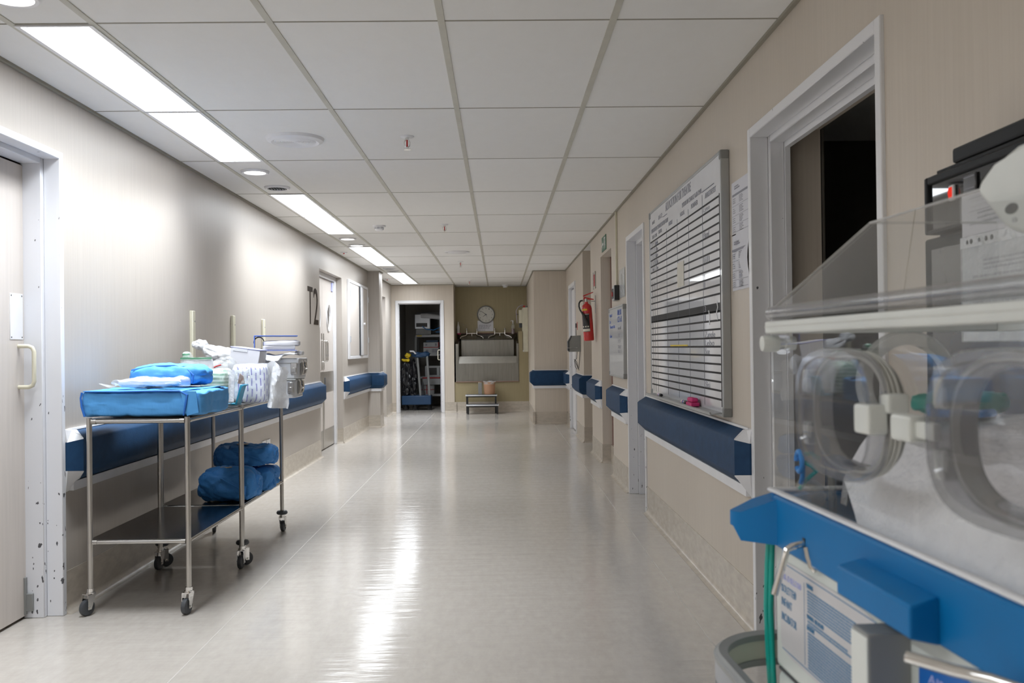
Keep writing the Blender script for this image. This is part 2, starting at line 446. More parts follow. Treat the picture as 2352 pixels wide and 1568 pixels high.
AX = {'R': ((0, -1, 0), (0, 0, 1), (-1, 0, 0)), 'L': ((0, 1, 0), (0, 0, 1), (1, 0, 0)), 'E': ((1, 0, 0), (0, 0, 1), (0, -1, 0)), 'T': ((1, 0, 0), (0, 1, 0), (0, 0, 1))}
def curve_mesh(cu, ax, o, sx=1, sy=1, shift=(0, 0)):
    ob = bpy.data.objects.new('tmp', cu); COL.objects.link(ob)
    dg = bpy.context.evaluated_depsgraph_get(); dg.update()
    me = bpy.data.meshes.new_from_object(ob.evaluated_get(dg)); bpy.data.objects.remove(ob); bpy.data.curves.remove(cu)
    x, y, z = [Vector(a) for a in (AX[ax] if isinstance(ax, str) else ax)]; o = Vector(o)
    for v in me.vertices:
        v.co = o + x * ((v.co.x + shift[0]) * sx) + y * ((v.co.y + shift[1]) * sy) + z * v.co.z
    return me

def text(s_, ax, o, h, w=None, th=.0008, bold=0.0, align='LEFT'):
    """lettering in the plane ax; o = lower left corner of its box, h = its height, w = fitted width"""
    cu = bpy.data.curves.new('t', 'FONT'); cu.body = s_; cu.size = 1; cu.extrude = th / 2; cu.offset = bold; cu.align_x = 'LEFT'; cu.resolution_u = 3
    ob = bpy.data.objects.new('t', cu); COL.objects.link(ob); dg = bpy.context.evaluated_depsgraph_get(); dg.update()
    bb = ob.evaluated_get(dg).bound_box; x0 = min(b[0] for b in bb); x1 = max(b[0] for b in bb); y0 = min(b[1] for b in bb); y1 = max(b[1] for b in bb)
    bpy.data.objects.remove(ob)
    sy = h / (y1 - y0); sx = sy if w is None else w / (x1 - x0)
    return curve_mesh(cu, ax, o, sx, sy, (-x0, -y0))

def plate(outer, holes, th, ax, o):
    """flat plate with holes cut through, from 2-D outlines"""
    cu = bpy.data.curves.new('p', 'CURVE'); cu.dimensions = '2D'; cu.fill_mode = 'BOTH'; cu.extrude = th / 2
    for pts in [outer] + holes:
        sp = cu.splines.new('POLY'); sp.points.add(len(pts) - 1); sp.use_cyclic_u = True
        for q, p in zip(sp.points, pts): q.co = (p[0], p[1], 0, 1)
    me = curve_mesh(cu, ax, o)
    return me

def join(*meshes):
    mb = MB()
    for me in meshes:
        if isinstance(me, MB): me = me.build('j')
        mb.bm.from_mesh(me); bpy.data.meshes.remove(me)
    return mb

def oval(cx, cy, rx, ry, n=48, e=2.0, flat=None):
    out = []
    for k in range(n):
        c, d = math.cos(2 * PI * k / n), math.sin(2 * PI * k / n)
        x = math.copysign(abs(c) ** (2 / e), c) * rx; y = math.copysign(abs(d) ** (2 / e), d) * ry
        if flat is not None: y = max(y, -flat)
        out.append((cx + x, cy + y))
    return out

def lines(ax, o, rows, th=.0006):
    """printed bars: rows of (x, y, w, h) in the plane ax"""
    x, y, z = [Vector(a) for a in (AX[ax] if isinstance(ax, str) else ax)]; o = Vector(o); mb = MB()
    for (a, b, w, h) in rows:
        p = [o + x * a + y * b, o + x * (a + w) + y * b, o + x * (a + w) + y * (b + h), o + x * a + y * (b + h)]
        mb.prism(p, z * th)
    return mb

def textrows(x0, y1, y0, w, h, pitch, rag=.25, seed=1):
    """ragged rows of word-like bars from height y1 down to y0"""
    rnd = random.Random(seed); out = []; y = y1
    while y > y0:
        x = x0; end = x0 + w * (1 - rnd.random() * rag)
        while x < end - h:
            ww = min(end - x, h * rnd.uniform(1.2, 5)); out.append((x, y, ww, h)); x += ww + h * .7
        y -= pitch
    return out

def arc(c, r, a0, a1, n, plane='XZ'):
    out = []
    for i in range(n + 1):
        a = a0 + (a1 - a0) * i / n; u, w = r * math.cos(a), r * math.sin(a)
        d = {'XZ': (u, 0, w), 'XY': (u, w, 0), 'YZ': (0, u, w)}[plane]
        out.append(tuple(Vector(c) + Vector(d)))
    return out
# ------------------------------------------------------------------ the corridor shell
XL, XR, ZC = -2.046, 1.075, 2.44
Y0 = -2.6
def wallmesh(x0, x1, y0, y1, z1, openings):
    """a wall slab along Y with floor-standing openings (ya, yb, height)"""
    mb = MB(); y = y0
    for (a, b, h) in sorted(openings):
        if a > y: mb.box(x0, x1, y, a, 0, z1)
        if h < z1: mb.box(x0, x1, a, b, h, z1)
        y = b
    if y1 > y: mb.box(x0, x1, y, y1, 0, z1)
    return mb

struct('floor', MB().box(-4.2, 4.2, Y0 - .2, 21.6, -.1, 0), 'floor')
# left wall: door, double door recess, pier, second door recess
struct('wall_left', wallmesh(XL - .3, XL, Y0, 17.95, ZC, [(3.36, 4.41, 2.155), (10.73, 12.25, 2.155), (15.35, 16.95, 2.155)]).box(XL, -1.86, 14.62, 15.0, 0, ZC), 'wall_dimmed')
struct('wall_right', wallmesh(XR, XR + .3, Y0, 14.85, ZC, [(2.57, 3.953, 2.13), (6.84, 7.77, 2.125), (8.86, 9.80, 2.155), (10.86, 11.89, ZC), (13.0, 14.12, 2.14)])
       .box(.56, 1.375, 14.85, 15.35, 0, ZC).box(.56, .86, 15.35, 18.8, 0, ZC), 'wall')
struct('wall_end', MB().box(XL - .3, -1.965, 17.85, 18.0, 0, ZC).box(-1.045, -.857, 17.85, 18.0, 0, ZC).box(-1.965, -1.045, 17.85, 18.0, 2.137, ZC)
       .box(-.957, -.857, 18.0, 18.8, 0, ZC), 'wall')
struct('wall_alcove', MB().box(-.857, .56, 18.55, 18.8, 0, ZC), 'alcove')
struct('wall_plinth', MB().box(-.857, .56, 17.87, 18.55, 0, .572), 'alcove')
struct('wall_ledge', MB().box(.375, .56, 17.87, 18.55, .572, 1.53), 'alcove')
struct('wall_back', MB().box(XL - .3, XR + .3, Y0 - .2, Y0, 0, ZC), 'wall')
# nook beyond the right wall, dark room behind the near doorway, closed-off backs
struct('wall_nook', MB().box(1.375, 2.3, 10.72, 10.86, 0, ZC).box(1.375, 2.3, 11.89, 12.03, 0, ZC).box(2.3, 2.44, 10.72, 12.03, 0, ZC), 'wall')
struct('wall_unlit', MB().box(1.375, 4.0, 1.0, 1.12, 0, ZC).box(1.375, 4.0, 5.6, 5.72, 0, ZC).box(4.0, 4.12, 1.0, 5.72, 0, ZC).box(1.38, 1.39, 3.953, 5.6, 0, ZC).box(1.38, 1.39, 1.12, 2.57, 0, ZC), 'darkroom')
struct('wall_side', MB().box(2.2, 2.3, 6.0, 8.6, 0, ZC).box(1.375, 2.2, 8.5, 8.6, 0, ZC).box(1.375, 2.2, 6.0, 6.1, 0, ZC), 'wall')
struct('wall_store', MB().box(-2.35, -2.05, 18.0, 18.35, 0, ZC).box(-2.35, -2.05, 19.25, 20.6, 0, ZC).box(-2.35, -2.05, 18.35, 19.25, 2.08, ZC).box(-2.35, .9, 20.6, 20.75, 0, ZC).box(.8, .9, 18.8, 20.6, 0, ZC), 'storewall')

# ceiling: slab plus grid of bars
struct('ceiling', MB().box(-4.2, 4.2, Y0 - .2, 21.6, ZC, ZC + .1), 'tile')
gx = [-1.79, -1.49, -.838, -.2007, .4406]
rows = [3.482 + 1.274 * k for k in range(-4, 13)]
tb = MB()
for x in gx:
    tb.box(x - .013, x + .013, Y0, 17.85 if x < -.85 else 18.55, ZC - .004, ZC)
struct('trim_1', tb, 'tbar')
tg = MB()
for y in rows:
    tg.box(XL, XR, y - .0045, y + .0045, ZC - .0015, ZC) if y < 14.8 else (tg.box(XL, .56, y - .0045, y + .0045, ZC - .0015, ZC) if y < 17.8 else tg.box(-.857, .56, y - .0045, y + .0045, ZC - .0015, ZC))
struct('trim_2', tg, 'gap')
ta = MB()     # shadow-line angle round the edge of the ceiling
for (x0, x1, ya, yb) in ((XL, XL + .018, Y0, 14.62), (XL, XL + .018, 15.0, 17.85), (XR - .018, XR, Y0, 10.86), (XR - .018, XR, 10.86, 14.85), (.542, .56, 14.85, 18.55), (-1.86, -1.842, 14.62, 15.0)):
    ta.box(x0, x1, ya, yb, ZC - .012, ZC)
ta.box(XL, -.857, 17.832, 17.85, ZC - .012, ZC).box(-.857, .56, 18.532, 18.55, ZC - .012, ZC).box(.56, XR, 14.832, 14.85, ZC - .012, ZC)
struct('trim_3', ta, 'gap')

# coved skirting
def cove(mb, p0, p1, nx, ny, h=.195, r=.035, t=.004):
    """skirting from p0 to p1 against a wall whose inward normal is (nx, ny)"""
    prof = [(0, 0), (0, h), (t, h), (t, r)]
    for i in range(1, 7):
        a = PI + (PI / 2) * i / 6
        prof.append((t + r + r * math.cos(a), r + r * math.sin(a)))
    prof.append((t + r, .0005)); prof.append((t + r, 0))
    rings = [[(p[0] + nx * a, p[1] + ny * a, z) for a, z in prof] for p in (p0, p1)]
    return mb.loft(rings)
bl = MB()
for a, b in ((Y0, 3.36), (4.41, 10.73), (12.25, 14.62), (15.0, 15.35), (16.95, 17.85)): cove(bl, (XL, a), (XL, b), 1, 0)
cove(bl, (XL, 14.62), (-1.86, 14.62), 0, -1); cove(bl, (-1.86, 14.585), (-1.86, 15.035), 1, 0); cove(bl, (-1.86, 15.0), (XL, 15.0), 0, 1)
cove(bl, (XL, 12.25), (XL - .1, 12.25), 0, -1)
struct('baseboard_left', bl, 'skirt')
br_ = MB()
for a, b in ((Y0, 2.57), (3.953, 6.84), (7.77, 8.86), (9.80, 10.86), (11.89, 13.0), (14.12, 14.85)): cove(br_, (XR, a), (XR, b), -1, 0)
cove(br_, (XR, 9.80), (XR + .2, 9.80), 0, -1); cove(br_, (XR, 11.89), (2.3, 11.89), 0, -1)
cove(br_, (.525, 14.85), (XR, 14.85), 0, -1); cove(br_, (.56, 14.815), (.56, 17.87), -1, 0)
struct('baseboard_right', br_, 'skirt')
be = MB(); cove(be, (XL, 17.85), (-1.965, 17.85), 0, -1); cove(be, (-1.045, 17.85), (-.82, 17.85), 0, -1); cove(be, (-.857, 17.87), (.56, 17.87), 0, -1)
struct('baseboard_end', be, 'skirt')
fw = MB().box(.855, .862, Y0, 14.7, 0, .0006).box(-1.239, -1.232, Y0, 17.8, 0, .0006)
struct('trim_4', fw, 'weld')

# ------------------------------------------------------------------ door frames and doors
def frame(y0, y1, zt, xw, s, depth, w1=.034, w2=.058, lip=.012):
    """stepped steel door frame in a wall along Y; s = +1 when the wall runs deeper towards +X"""
    mb = MB(); mid = .065
    a, b, c = xw - s * lip, xw + s * mid, xw + s * depth
    for (p, q, d) in ((y0, y0 + w1, y0 + w2), (y1, y1 - w1, y1 - w2)):
        mb.box(a, b, p, q, 0, zt, .003, 1); mb.box(b, c, p, d, 0, zt, .003, 1)
    mb.box(a, b, y0 + w1, y1 - w1, zt - w1, zt, .003, 1); mb.box(b, c, y0 + w2, y1 - w2, zt - w2, zt, .003, 1)
    return mb

def dhandle(mb, p, axis, out, L, r, bend=.025):
    """bar handle: p = lower foot, out = vector off the door, L = length upwards"""
    p = Vector(p); out = Vector(out); up = Vector((0, 0, L)); o1 = out.normalized(); z = Vector((0, 0, 1)); d = out.length
    pts = [p, p + o1 * (d - bend), p + o1 * (d - bend * .3) + z * bend * .3, p + out + z * bend, p + out + up - z * bend, p + o1 * (d - bend * .3) + up - z * bend * .3, p + o1 * (d - bend) + up, p + up]
    return mb.tube(pts, r, 12)

# near left door
d = sempty('door_1', (XL, 3.9, 0))
add('frame', frame(3.36, 4.413, 2.157, XL, -1, .16), 'chipl', d)
leaf = add('leaf', MB().box(-2.235, -2.195, 3.42, 4.365, .012, 2.09, .003, 1), 'doorleaf', d)
add('push_plate', MB().box(-2.1965, -2.1925, 4.232, 4.345, 1.284, 1.493, .0008, 1), 'white', leaf)
sc_ = MB()
for yy in (4.242, 4.335):
    for zz in (1.294, 1.483): sc_.cyl((-2.193, yy, zz), (-2.1912, yy, zz), .0035, 8)
add('screws', sc_, 'greyrub', leaf)
add('handle', dhandle(MB(), (-2.196, 4.305, 1.066), 'X', (.072, 0, 0), .187, .0095), 'cream', leaf)
bo = MB().box(-2.195, -2.187, 4.335, 4.352, .02, .19, .001, 1).box(-2.195, -2.158, 4.34, 4.395, .035, .115, .002, 1)
add('floor_bolt', bo, 'greypl', leaf)
add('bolt_pin', MB().cyl((-2.172, 4.372, .002), (-2.172, 4.372, .035), .0065, 12).cyl((-2.172, 4.372, .115), (-2.172, 4.372, .148), .009, 12), 'alu', leaf)
add('latch', MB().box(-2.195, -2.185, 4.36, 4.37, 1.31, 1.345, .002, 1), 'alugrey', leaf)
struct('trim_5', MB().box(-2.34, -2.30, 3.36, 4.41, 0, 2.155), 'doorleaf')

# T2 double door in its recess
def double_door(name, y0, y1, xd, ym):
    d = sempty(name, (xd, (y0 + y1) / 2, 0))
    add('frame', MB().box(xd - .06, xd + .03, y1 - .07, y1, 0, 2.155, .004, 1).box(xd - .06, xd + .03, y0, y0 + .07, 0, 2.155, .004, 1).box(xd - .06, xd + .03, y0 + .07, y1 - .07, 2.10, 2.155, .004, 1)
        .box(xd - .06, xd + .008, y1 - .10, y1 - .07, 0, 2.10).box(xd - .06, xd + .008, y0 + .07, y0 + .10, 0, 2.10), 'white', d)
    for k, (a, b, hs) in enumerate(((y0 + .10, ym - .003, -1), (ym + .003, y1 - .10, 1))):
        c = (a + b) / 2 if k == 0 else ym + (b - ym) * .56
        lf = add('leaf', plate([(a, .012), (b, .012), (b, 2.095), (a, 2.095)], [oval(c, 1.62, .125, .150, 32)], .04, 'L', (xd - .02, 0, 0)), 'doorleaf', d)
        ring = MB(); n = 36
        rr_ = [[(xd + x, c + (r * .125 / .15) * math.cos(2 * PI * i / n), 1.62 + r * math.sin(2 * PI * i / n)) for i in range(n)] for r, x in ((.142, -.01), (.168, .012), (.172, .006), (.172, -.005))]
        ring.loft(rr_, True, False)
        add('porthole_rim', ring, 'white', lf)
        add('porthole_glass', MB().loft([[(xd - .022 + t, c + .127 * math.cos(2 * PI * i / n), 1.62 + .152 * math.sin(2 * PI * i / n)) for i in range(n)] for t in (0, .004)]), 'hood', lf)
        e = ym + hs * .06
        add('handle', dhandle(MB(), (xd, e, 1.07), 'X', (.05, 0, 0), .26, .009), 'chrome', lf)
        add('handle_plate', MB().box(xd, xd + .004, e - .02, e + .02, .98, 1.42), 'brushed', lf)
        add('bump_plate', MB().box(xd, xd + .003, a, b, .70, .95), 'brushed', lf)
        add('kick_plate', MB().box(xd, xd + .003, a, b, .015, .24), 'brushed', lf)
        if k: add('edge_strip', MB().box(xd, xd + .006, ym - .025, ym + .05, .015, .95), 'brushed', lf); add('lock', MB().box(xd, xd + .008, ym + .09, ym + .13, .72, .88, .003, 1), 'greyrub', lf); add('closer_tab', MB().box(xd, xd + .012, b - .10, b - .02, 1.97, 2.08), 'lilac', lf)
    return d
double_door('door_2', 10.73, 12.25, -2.15, 11.44)
double_door('door_3', 15.35, 16.95, -2.15, 16.0)
struct('trim_6', MB().box(-2.346, -2.30, 10.73, 12.25, 0, 2.155).box(-2.346, -2.30, 15.35, 16.95, 0, 2.155), 'doorleaf')

# right wall: near open doorway with plastered reveal
d = sempty('door_4', (XR, 3.26, 0))
add('frame', frame(2.57, 3.953, 2.13, XR, 1, .125, .04, .066), 'chip', d)
add('stop', MB().box(1.20, 1.222, 3.875, 3.953, 0, 2.09).box(1.20, 1.222, 2.57, 2.66, 0, 2.09).box(1.20, 1.222, 2.66, 3.875, 2.04, 2.09), 'chip', d)
# second right door (ajar opening with stepped frame) and its closed leaf
d = sempty('door_5', (XR, 7.3, 0))
add('frame', frame(6.84, 7.77, 2.125, XR, 1, .25, .04, .07), 'chip', d)
add('leaf', MB().box(1.33, 1.37, 6.9, 7.71, .01, 2.06), 'doorgrey', d)
# recess with a grey door
d = sempty('door_6', (1.2, 9.33, 0))
add('leaf', MB().box(1.19, 1.23, 8.86, 9.785, .19, 2.155), 'doorgrey', d)
add('frame_edge', MB().box(1.175, 1.19, 9.765, 9.80, .19, 2.155), 'rust', d)
struct('trim_7', MB().box(1.16, 1.375, 8.86, 9.80, 0, .19), 'skirt')
# far closed white door
d = sempty('door_7', (XR, 13.56, 0))
add('frame', frame(13.0, 14.12, 2.14, XR, 1, .10, .05, .075, .02), 'chip', d)
add('leaf', MB().box(1.10, 1.14, 13.08, 14.04, .01, 2.06), 'white', d)
# store room doorway at the end
d = sempty('door_8', (-1.5, 17.9, 0))
fr = MB()
for a, b, c in ((-1.967, -1.915, -1.90), (-1.043, -1.098, -1.113)):
    fr.box(a, b, 17.835, 17.90, 0, 2.139, .003, 1); fr.box(a, c, 17.90, 18.0, 0, 2.139, .003, 1)
fr.box(-1.915, -1.098, 17.835, 17.90, 2.085, 2.139, .003, 1).box(-1.90, -1.113, 17.90, 18.0, 2.07, 2.139, .003, 1)
add('frame', fr, 'chip', d)
lf = add('leaf', MB().box(-1.135, -1.095, 18.02, 18.80, .01, 2.06, .002, 1), 'doorgrey', d)
add('handle', MB().tube([(-1.135, 18.1, 1.0), (-1.17, 18.1, 1.0), (-1.182, 18.1, 1.015), (-1.182, 18.1, 1.175), (-1.17, 18.1, 1.19), (-1.135, 18.1, 1.19)], .009, 10), 'cream', lf)
d = sempty('door_9', (-2.1, 18.8, 0))
add('frame', MB().box(-2.06, -2.03, 18.33, 18.40, 0, 2.10).box(-2.06, -2.03, 19.20, 19.27, 0, 2.10).box(-2.06, -2.03, 18.40, 19.20, 2.03, 2.10), 'white', d)
add('leaf', MB().box(-2.12, -2.07, 18.36, 19.24, .01, 2.07), 'doorgrey', d)

# ------------------------------------------------------------------ ceiling fittings
p = thing('ceiling_light', 'lit rectangular panel nearest the camera, in the left ceiling strip', 'ceiling light', (-1.64, 4.119, ZC), 0, 'panels of the left ceiling strip')
w, L = .145, .631
fr = MB().box(-w, -w + .018, -L, L, -.008, 0).box(w - .018, w, -L, L, -.008, 0).box(-w + .018, w - .018, -L, -L + .012, -.008, 0).box(-w + .018, w - .018, L - .012, L, -.008, 0)
add('frame', fr, 'white', p, False)
add('diffuser', MB().box(-w + .018, w - .018, -L + .012, L - .012, -.006, -.001), 'light', p, False)
la_ = bpy.data.lights.new('tubes', 'AREA'); la_.shape = 'RECTANGLE'; la_.size = 2 * w - .04; la_.size_y = 2 * L - .03
la_.energy = TUBES; la_.color = (.90, .95, 1.0); la_.spread = math.radians(SPREAD)
lo = bpy.data.objects.new('tubes', la_); COL.objects.link(lo); lo.parent = p; lo.location = (0, 0, -.008)
for y, lb in ((5.393, 'second lit rectangular panel from the camera, ahead of the round downlights'), (7.941, 'third lit rectangular panel from the camera, just past the dark round downlight'), (9.215, 'fourth lit rectangular panel, farther one of the middle pair'),
              (11.763, 'fifth lit rectangular panel, level with the double door marked T2'), (13.037, 'sixth lit rectangular panel, level with the shallow wall cupboard'), (15.585, 'seventh lit rectangular panel, nearer one of the last pair'), (16.859, 'farthest lit rectangular panel, in front of the store room doorway'),
              (1.571, 'added unseen lit panel continuing the strip, just out of view'), (.297, 'added unseen lit panel continuing the strip, above the camera position'), (-1.9, 'added unseen lit panel continuing the strip, near the rear wall')):  # last three panels are unseen, added to brighten the near right side
    dup(p, (-1.64, y, ZC), lb)

def downlight(y, lit, label, x=-1.645, r=.095):
    t = thing('downlight', label, 'downlight', (x, y, ZC), 0, 'round downlights of the left ceiling strip')
    add('ring', MB().lathe([(r * .74, -.001), (r * .76, -.014), (r * .9, -.016), (r, -.006), (r, 0)], n=36), 'white', t, False)
    if lit: add('lens', MB().lathe([(.001, -.010), (r * .73, -.008), (r * .73, -.001)], n=32), 'dlight', t, False)
    else:
        mb = MB().lathe([(.001, -.004), (r * .73, -.004), (r * .73, -.001)], n=32)
        for k in range(-3, 4): mb.box(k * .02 - .002, k * .02 + .002, -r * .62, r * .62, -.012, -.004)
        add('louvre', mb, 'greyrub', t, False)
    return t
downlight(3.20, True, 'round downlight cut by the top left corner of the photo')
downlight(6.38, True, 'lit round downlight right after the second panel')
downlight(7.02, False, 'unlit round downlight with dark louvre before the third panel')
downlight(10.28, True, 'lit round downlight right after the middle pair of panels')
downlight(10.93, True, 'lit round downlight just before the fifth panel')
downlight(14.15, False, 'unlit round downlight just after the sixth panel')
downlight(14.62, False, 'unlit round downlight just before the seventh panel')

def sprinkler(x, y, label):
    t = thing('fire_sprinkler', label, 'sprinkler', (x, y, ZC), 0, 'ceiling sprinklers down the corridor')
    add('flange', MB().lathe([(.012, -.010), (.035, -.007), (.04, -.002), (.04, 0)], n=28), 'white', t, False)
    mb = MB().cyl((0, 0, -.022), (0, 0, -.004), .011, 12).tube([(-.010, 0, -.02), (-.017, 0, -.036), (-.014, 0, -.056), (0, 0, -.064)], .0034, 8).tube([(.010, 0, -.02), (.017, 0, -.036), (.014, 0, -.056), (0, 0, -.064)], .0034, 8)
    mb.cyl((0, 0, -.074), (0, 0, -.062), .006, 10)
    add('frame', mb, 'chrome', t, False)
    add('bulb', MB().cyl((0, 0, -.060), (0, 0, -.022), .005, 10), 'redm', t, False)
    pl = MB().lathe([(.003, -.073), (.014, -.074), (.020, -.0755), (.020, -.077), (.003, -.077)], n=18)
    add('deflector', pl, 'chrome', t, False)
sprinkler(-.514, 5.377, 'nearest fire sprinkler, large, in the tile right of the loudspeaker')
sprinkler(-.522, 9.21, 'second fire sprinkler from the camera, level with the smoke detector')
sprinkler(-.526, 13.156, 'third fire sprinkler, just past the round white ceiling disc')
sprinkler(-.522, 16.9, 'farthest fire sprinkler, before the sink alcove')

t = thing('ceiling_speaker', 'round white ribbed loudspeaker in the ceiling left of the nearest sprinkler', 'speaker', (-1.161, 5.406, ZC))
add('rim', MB().lathe([(.118, -.018), (.135, -.026), (.158, -.016), (.165, 0)], n=48), 'white', t, False)
pr = [(.001, -.022)]
for k in range(11): pr += [(.008 + k * .010, -.022), (.011 + k * .010, -.019), (.014 + k * .010, -.022)]
add('grille', MB().lathe(pr + [(.119, -.018), (.119, -.004)], n=48), 'white', t, False)
t = thing('ceiling_disc', 'flat round white disc valve in the ceiling beyond the second sprinkler', 'vent', (-.516, 11.844, ZC))
add('rim', MB().lathe([(.12, -.006), (.135, -.012), (.155, -.010), (.16, 0)], n=40), 'white', t, False)
add('disc', MB().lathe([(.001, -.020), (.105, -.018), (.115, -.012), (.115, -.004)], n=40), 'white', t, False)
def smoke(x, y, label, red=False):
    t = thing('smoke_detector', label, 'smoke detector', (x, y, ZC))
    add('base', MB().lathe([(.055, -.016), (.062, -.013), (.065, 0)], n=30), 'white', t, False)
    mb = MB().lathe([(.001, -.052), (.03, -.052), (.042, -.044), (.044, -.036)], n=24)
    for k in range(6):
        a = k * PI / 3; mb.box(.040 * math.cos(a) - .006, .040 * math.cos(a) + .006, .040 * math.sin(a) - .006, .040 * math.sin(a) + .006, -.038, -.016)
    mb.lathe([(.032, -.036), (.030, -.016)], n=20)
    add('head', mb, 'white', t, False)
smoke(-1.169, 9.257, 'white domed smoke detector left of the second sprinkler')
smoke(.132, 18.2, 'white smoke detector in the alcove ceiling above the sink')
for x, y, lb in ((-1.93, 11.75, 'small red indicator lamp on the ceiling before the double door marked T2'), (-1.93, 16.3, 'small red indicator lamp on the ceiling by the second double door')):
    t = thing('indicator_lamp', lb, 'indicator lamp', (x, y, ZC), 0, 'red indicator lamps over the doors')
    add('base', MB().lathe([(.04, -.012), (.045, 0)], n=24), 'white', t, False)
    add('lens', MB().lathe([(.001, -.024), (.010, -.020), (.012, -.011)], n=16), 'redm', t, False)
# ------------------------------------------------------------------ wall bumper rails
def offset_pts(path, side, d):
    P = [Vector((p[0], p[1])) for p in path]; out = []
    for i, p in enumerate(P):
        ns = []
        if i: t = (P[i] - P[i - 1]).normalized(); ns.append(Vector((-t.y, t.x)) * side)
        if i < len(P) - 1: t = (P[i + 1] - P[i]).normalized(); ns.append(Vector((-t.y, t.x)) * side)
        n = ns[0] if len(ns) == 1 else (ns[0] + ns[1]) / (1 + ns[0].dot(ns[1]))
        out.append(p + n * d)
    return out

def sweep(mb, path, side, prof):
    offs = {d: offset_pts(path, side, d) for d in {q[0] for q in prof}}
    return mb.loft([[(offs[d][i].x, offs[d][i].y, z) for d, z in prof] for i in range(len(path))])

RAILP = [(.0, .852), (.012, .850), (.064, .818), (.070, .808), (.070, .668), (.064, .656), (.022, .616), (.0, .612)]
def rail(path, side, label, cap0=.055, cap1=.02):
    P = [Vector((p[0], p[1])) for p in path]
    t0 = (P[1] - P[0]).normalized(); t1 = (P[-2] - P[-1]).normalized()
    body = [P[0] + t0 * cap0] + P[1:-1] + [P[-1] + t1 * cap1]
    t = thing('bumper_rail', label, 'wall rail', (P[0].x, P[0].y, .61), 0, 'navy bumper rails along the walls')
    add('rail_cover', sweep(MB(), body, side, RAILP), 'navy', t)
    wp = MB()
    sweep(wp, body, side, [(0, .853), (0, .862), (.010, .862), (.012, .853)])
    sweep(wp, body, side, [(0, .568), (0, .611), (.022, .611), (.022, .568)])
    add('edge_trim', wp, 'white', t)
    for e, tt, L, sg in ((P[0], t0, cap0, 1), (P[-1], t1, cap1, -1)):
        n = Vector((-tt.y, tt.x)) * side * sg
        def q(s_, o_, z): v = e + tt * s_ + n * o_; return (v.x, v.y, z)
        k = .045 if L > .04 else .02
        bm_ = MB().hexa([q(0, 0, .668), q(0, .018, .668), q(L, .070, .660), q(L, 0, .660), q(0, 0, .800), q(0, .018, .800), q(L, .070, .812), q(L, 0, .812)])
        add('return', bm_, 'navy', t)
        w_ = MB().hexa([q(0, 0, .801), q(0, .019, .801), q(L, .071, .812), q(L, 0, .812), q(0, 0, .860), q(0, .010, .860), q(L, .016, .853), q(L, 0, .861)])
        w2_ = MB().hexa([q(0, 0, .568), q(0, .010, .568), q(L, .023, .612), q(L, 0, .568), q(0, 0, .667), q(0, .019, .667), q(L, .071, .660), q(L, 0, .660)])
        if L > .04:   # flared white wing of the moulded end cap
            w_.prism([q(L, .0705, .813), q(L, .013, .853), q(L + k, .020, .8485)], (0, 0, .0035))
            w2_.prism([q(L, .0235, .613), q(L, .0705, .659), q(L + k, .030, .621)], (0, 0, -.0035))
        add('end_cap', w_, 'white', t); add('end_cap', w2_, 'white', t)
    return t
rail([(XR, 3.955), (XR, 6.835)], 1, 'long navy bumper rail under the large whiteboard, right wall')
rail([(XR, 7.775), (XR, 8.855)], 1, 'short navy bumper rail under the small whiteboard')
rail([(XR, 9.805), (XR, 10.855)], 1, 'short navy bumper rail below the fire extinguisher')
rail([(1.24, 11.89), (XR, 11.89), (XR, 12.99)], 1, 'navy bumper rail bent round the wall corner below the grey dispenser', .02, .02)
rail([(XR, 14.17), (XR, 14.85), (.56, 14.85), (.56, 15.30)], 1, 'navy bumper rail across the beige pier right of the sink alcove', .055, .02)
rail([(XL, 4.415), (XL, 10.725)], -1, 'longest navy bumper rail, behind the steel trolleys on the left wall')
rail([(XL, 12.33), (XL, 14.62), (-1.86, 14.62), (-1.86, 14.99)], -1, 'navy bumper rail under the wall cupboard, wrapping the left pier')

# ------------------------------------------------------------------ left wall fittings
t = thing('wall_lettering', 'large dark brown T2 lettering on the left wall beside the double door', 'sign', (XL, 10.36, 1.5))
add('letter', text('T', 'L', (XL + .0015, 10.06, 1.503), .405, .265, .003, .0), 'brownsign', t)
add('numeral', text('2', 'L', (XL + .0015, 10.375, 1.503), .405, .265, .003, .0), 'brownsign', t)
for y, lb in ((6.25, 'cream upright wall strip behind the trolleys, nearest of three'), (7.20, 'cream upright wall strip behind the trolleys, middle of three'), (8.12, 'cream upright wall strip behind the trolleys, farthest of three')):
    t = thing('wall_strip', lb, 'wall strip', (XL, y, .87), 0, 'cream upright wall strips')
    add('channel', MB().box(0, .022, -.028, .028, 0, .62, .003, 1), 'cream', t, False)
    add('screw', MB().cyl((.022, .012, .55), (.0235, .012, .55), .006, 10), 'greypl', t, False)
t = thing('wall_socket', 'white double wall socket low on the left wall behind the far trolley', 'socket', (XL, 8.2, .39))
add('plate', MB().box(XL, XL + .008, 8.06, 8.19, .345, .44, .002, 1).box(XL, XL + .008, 8.21, 8.34, .345, .44, .002, 1), 'white', t)
add('switch', MB().box(XL + .008, XL + .013, 8.10, 8.13, .40, .425, .002, 1).box(XL + .008, XL + .013, 8.26, 8.29, .40, .425, .002, 1), 'white', t)

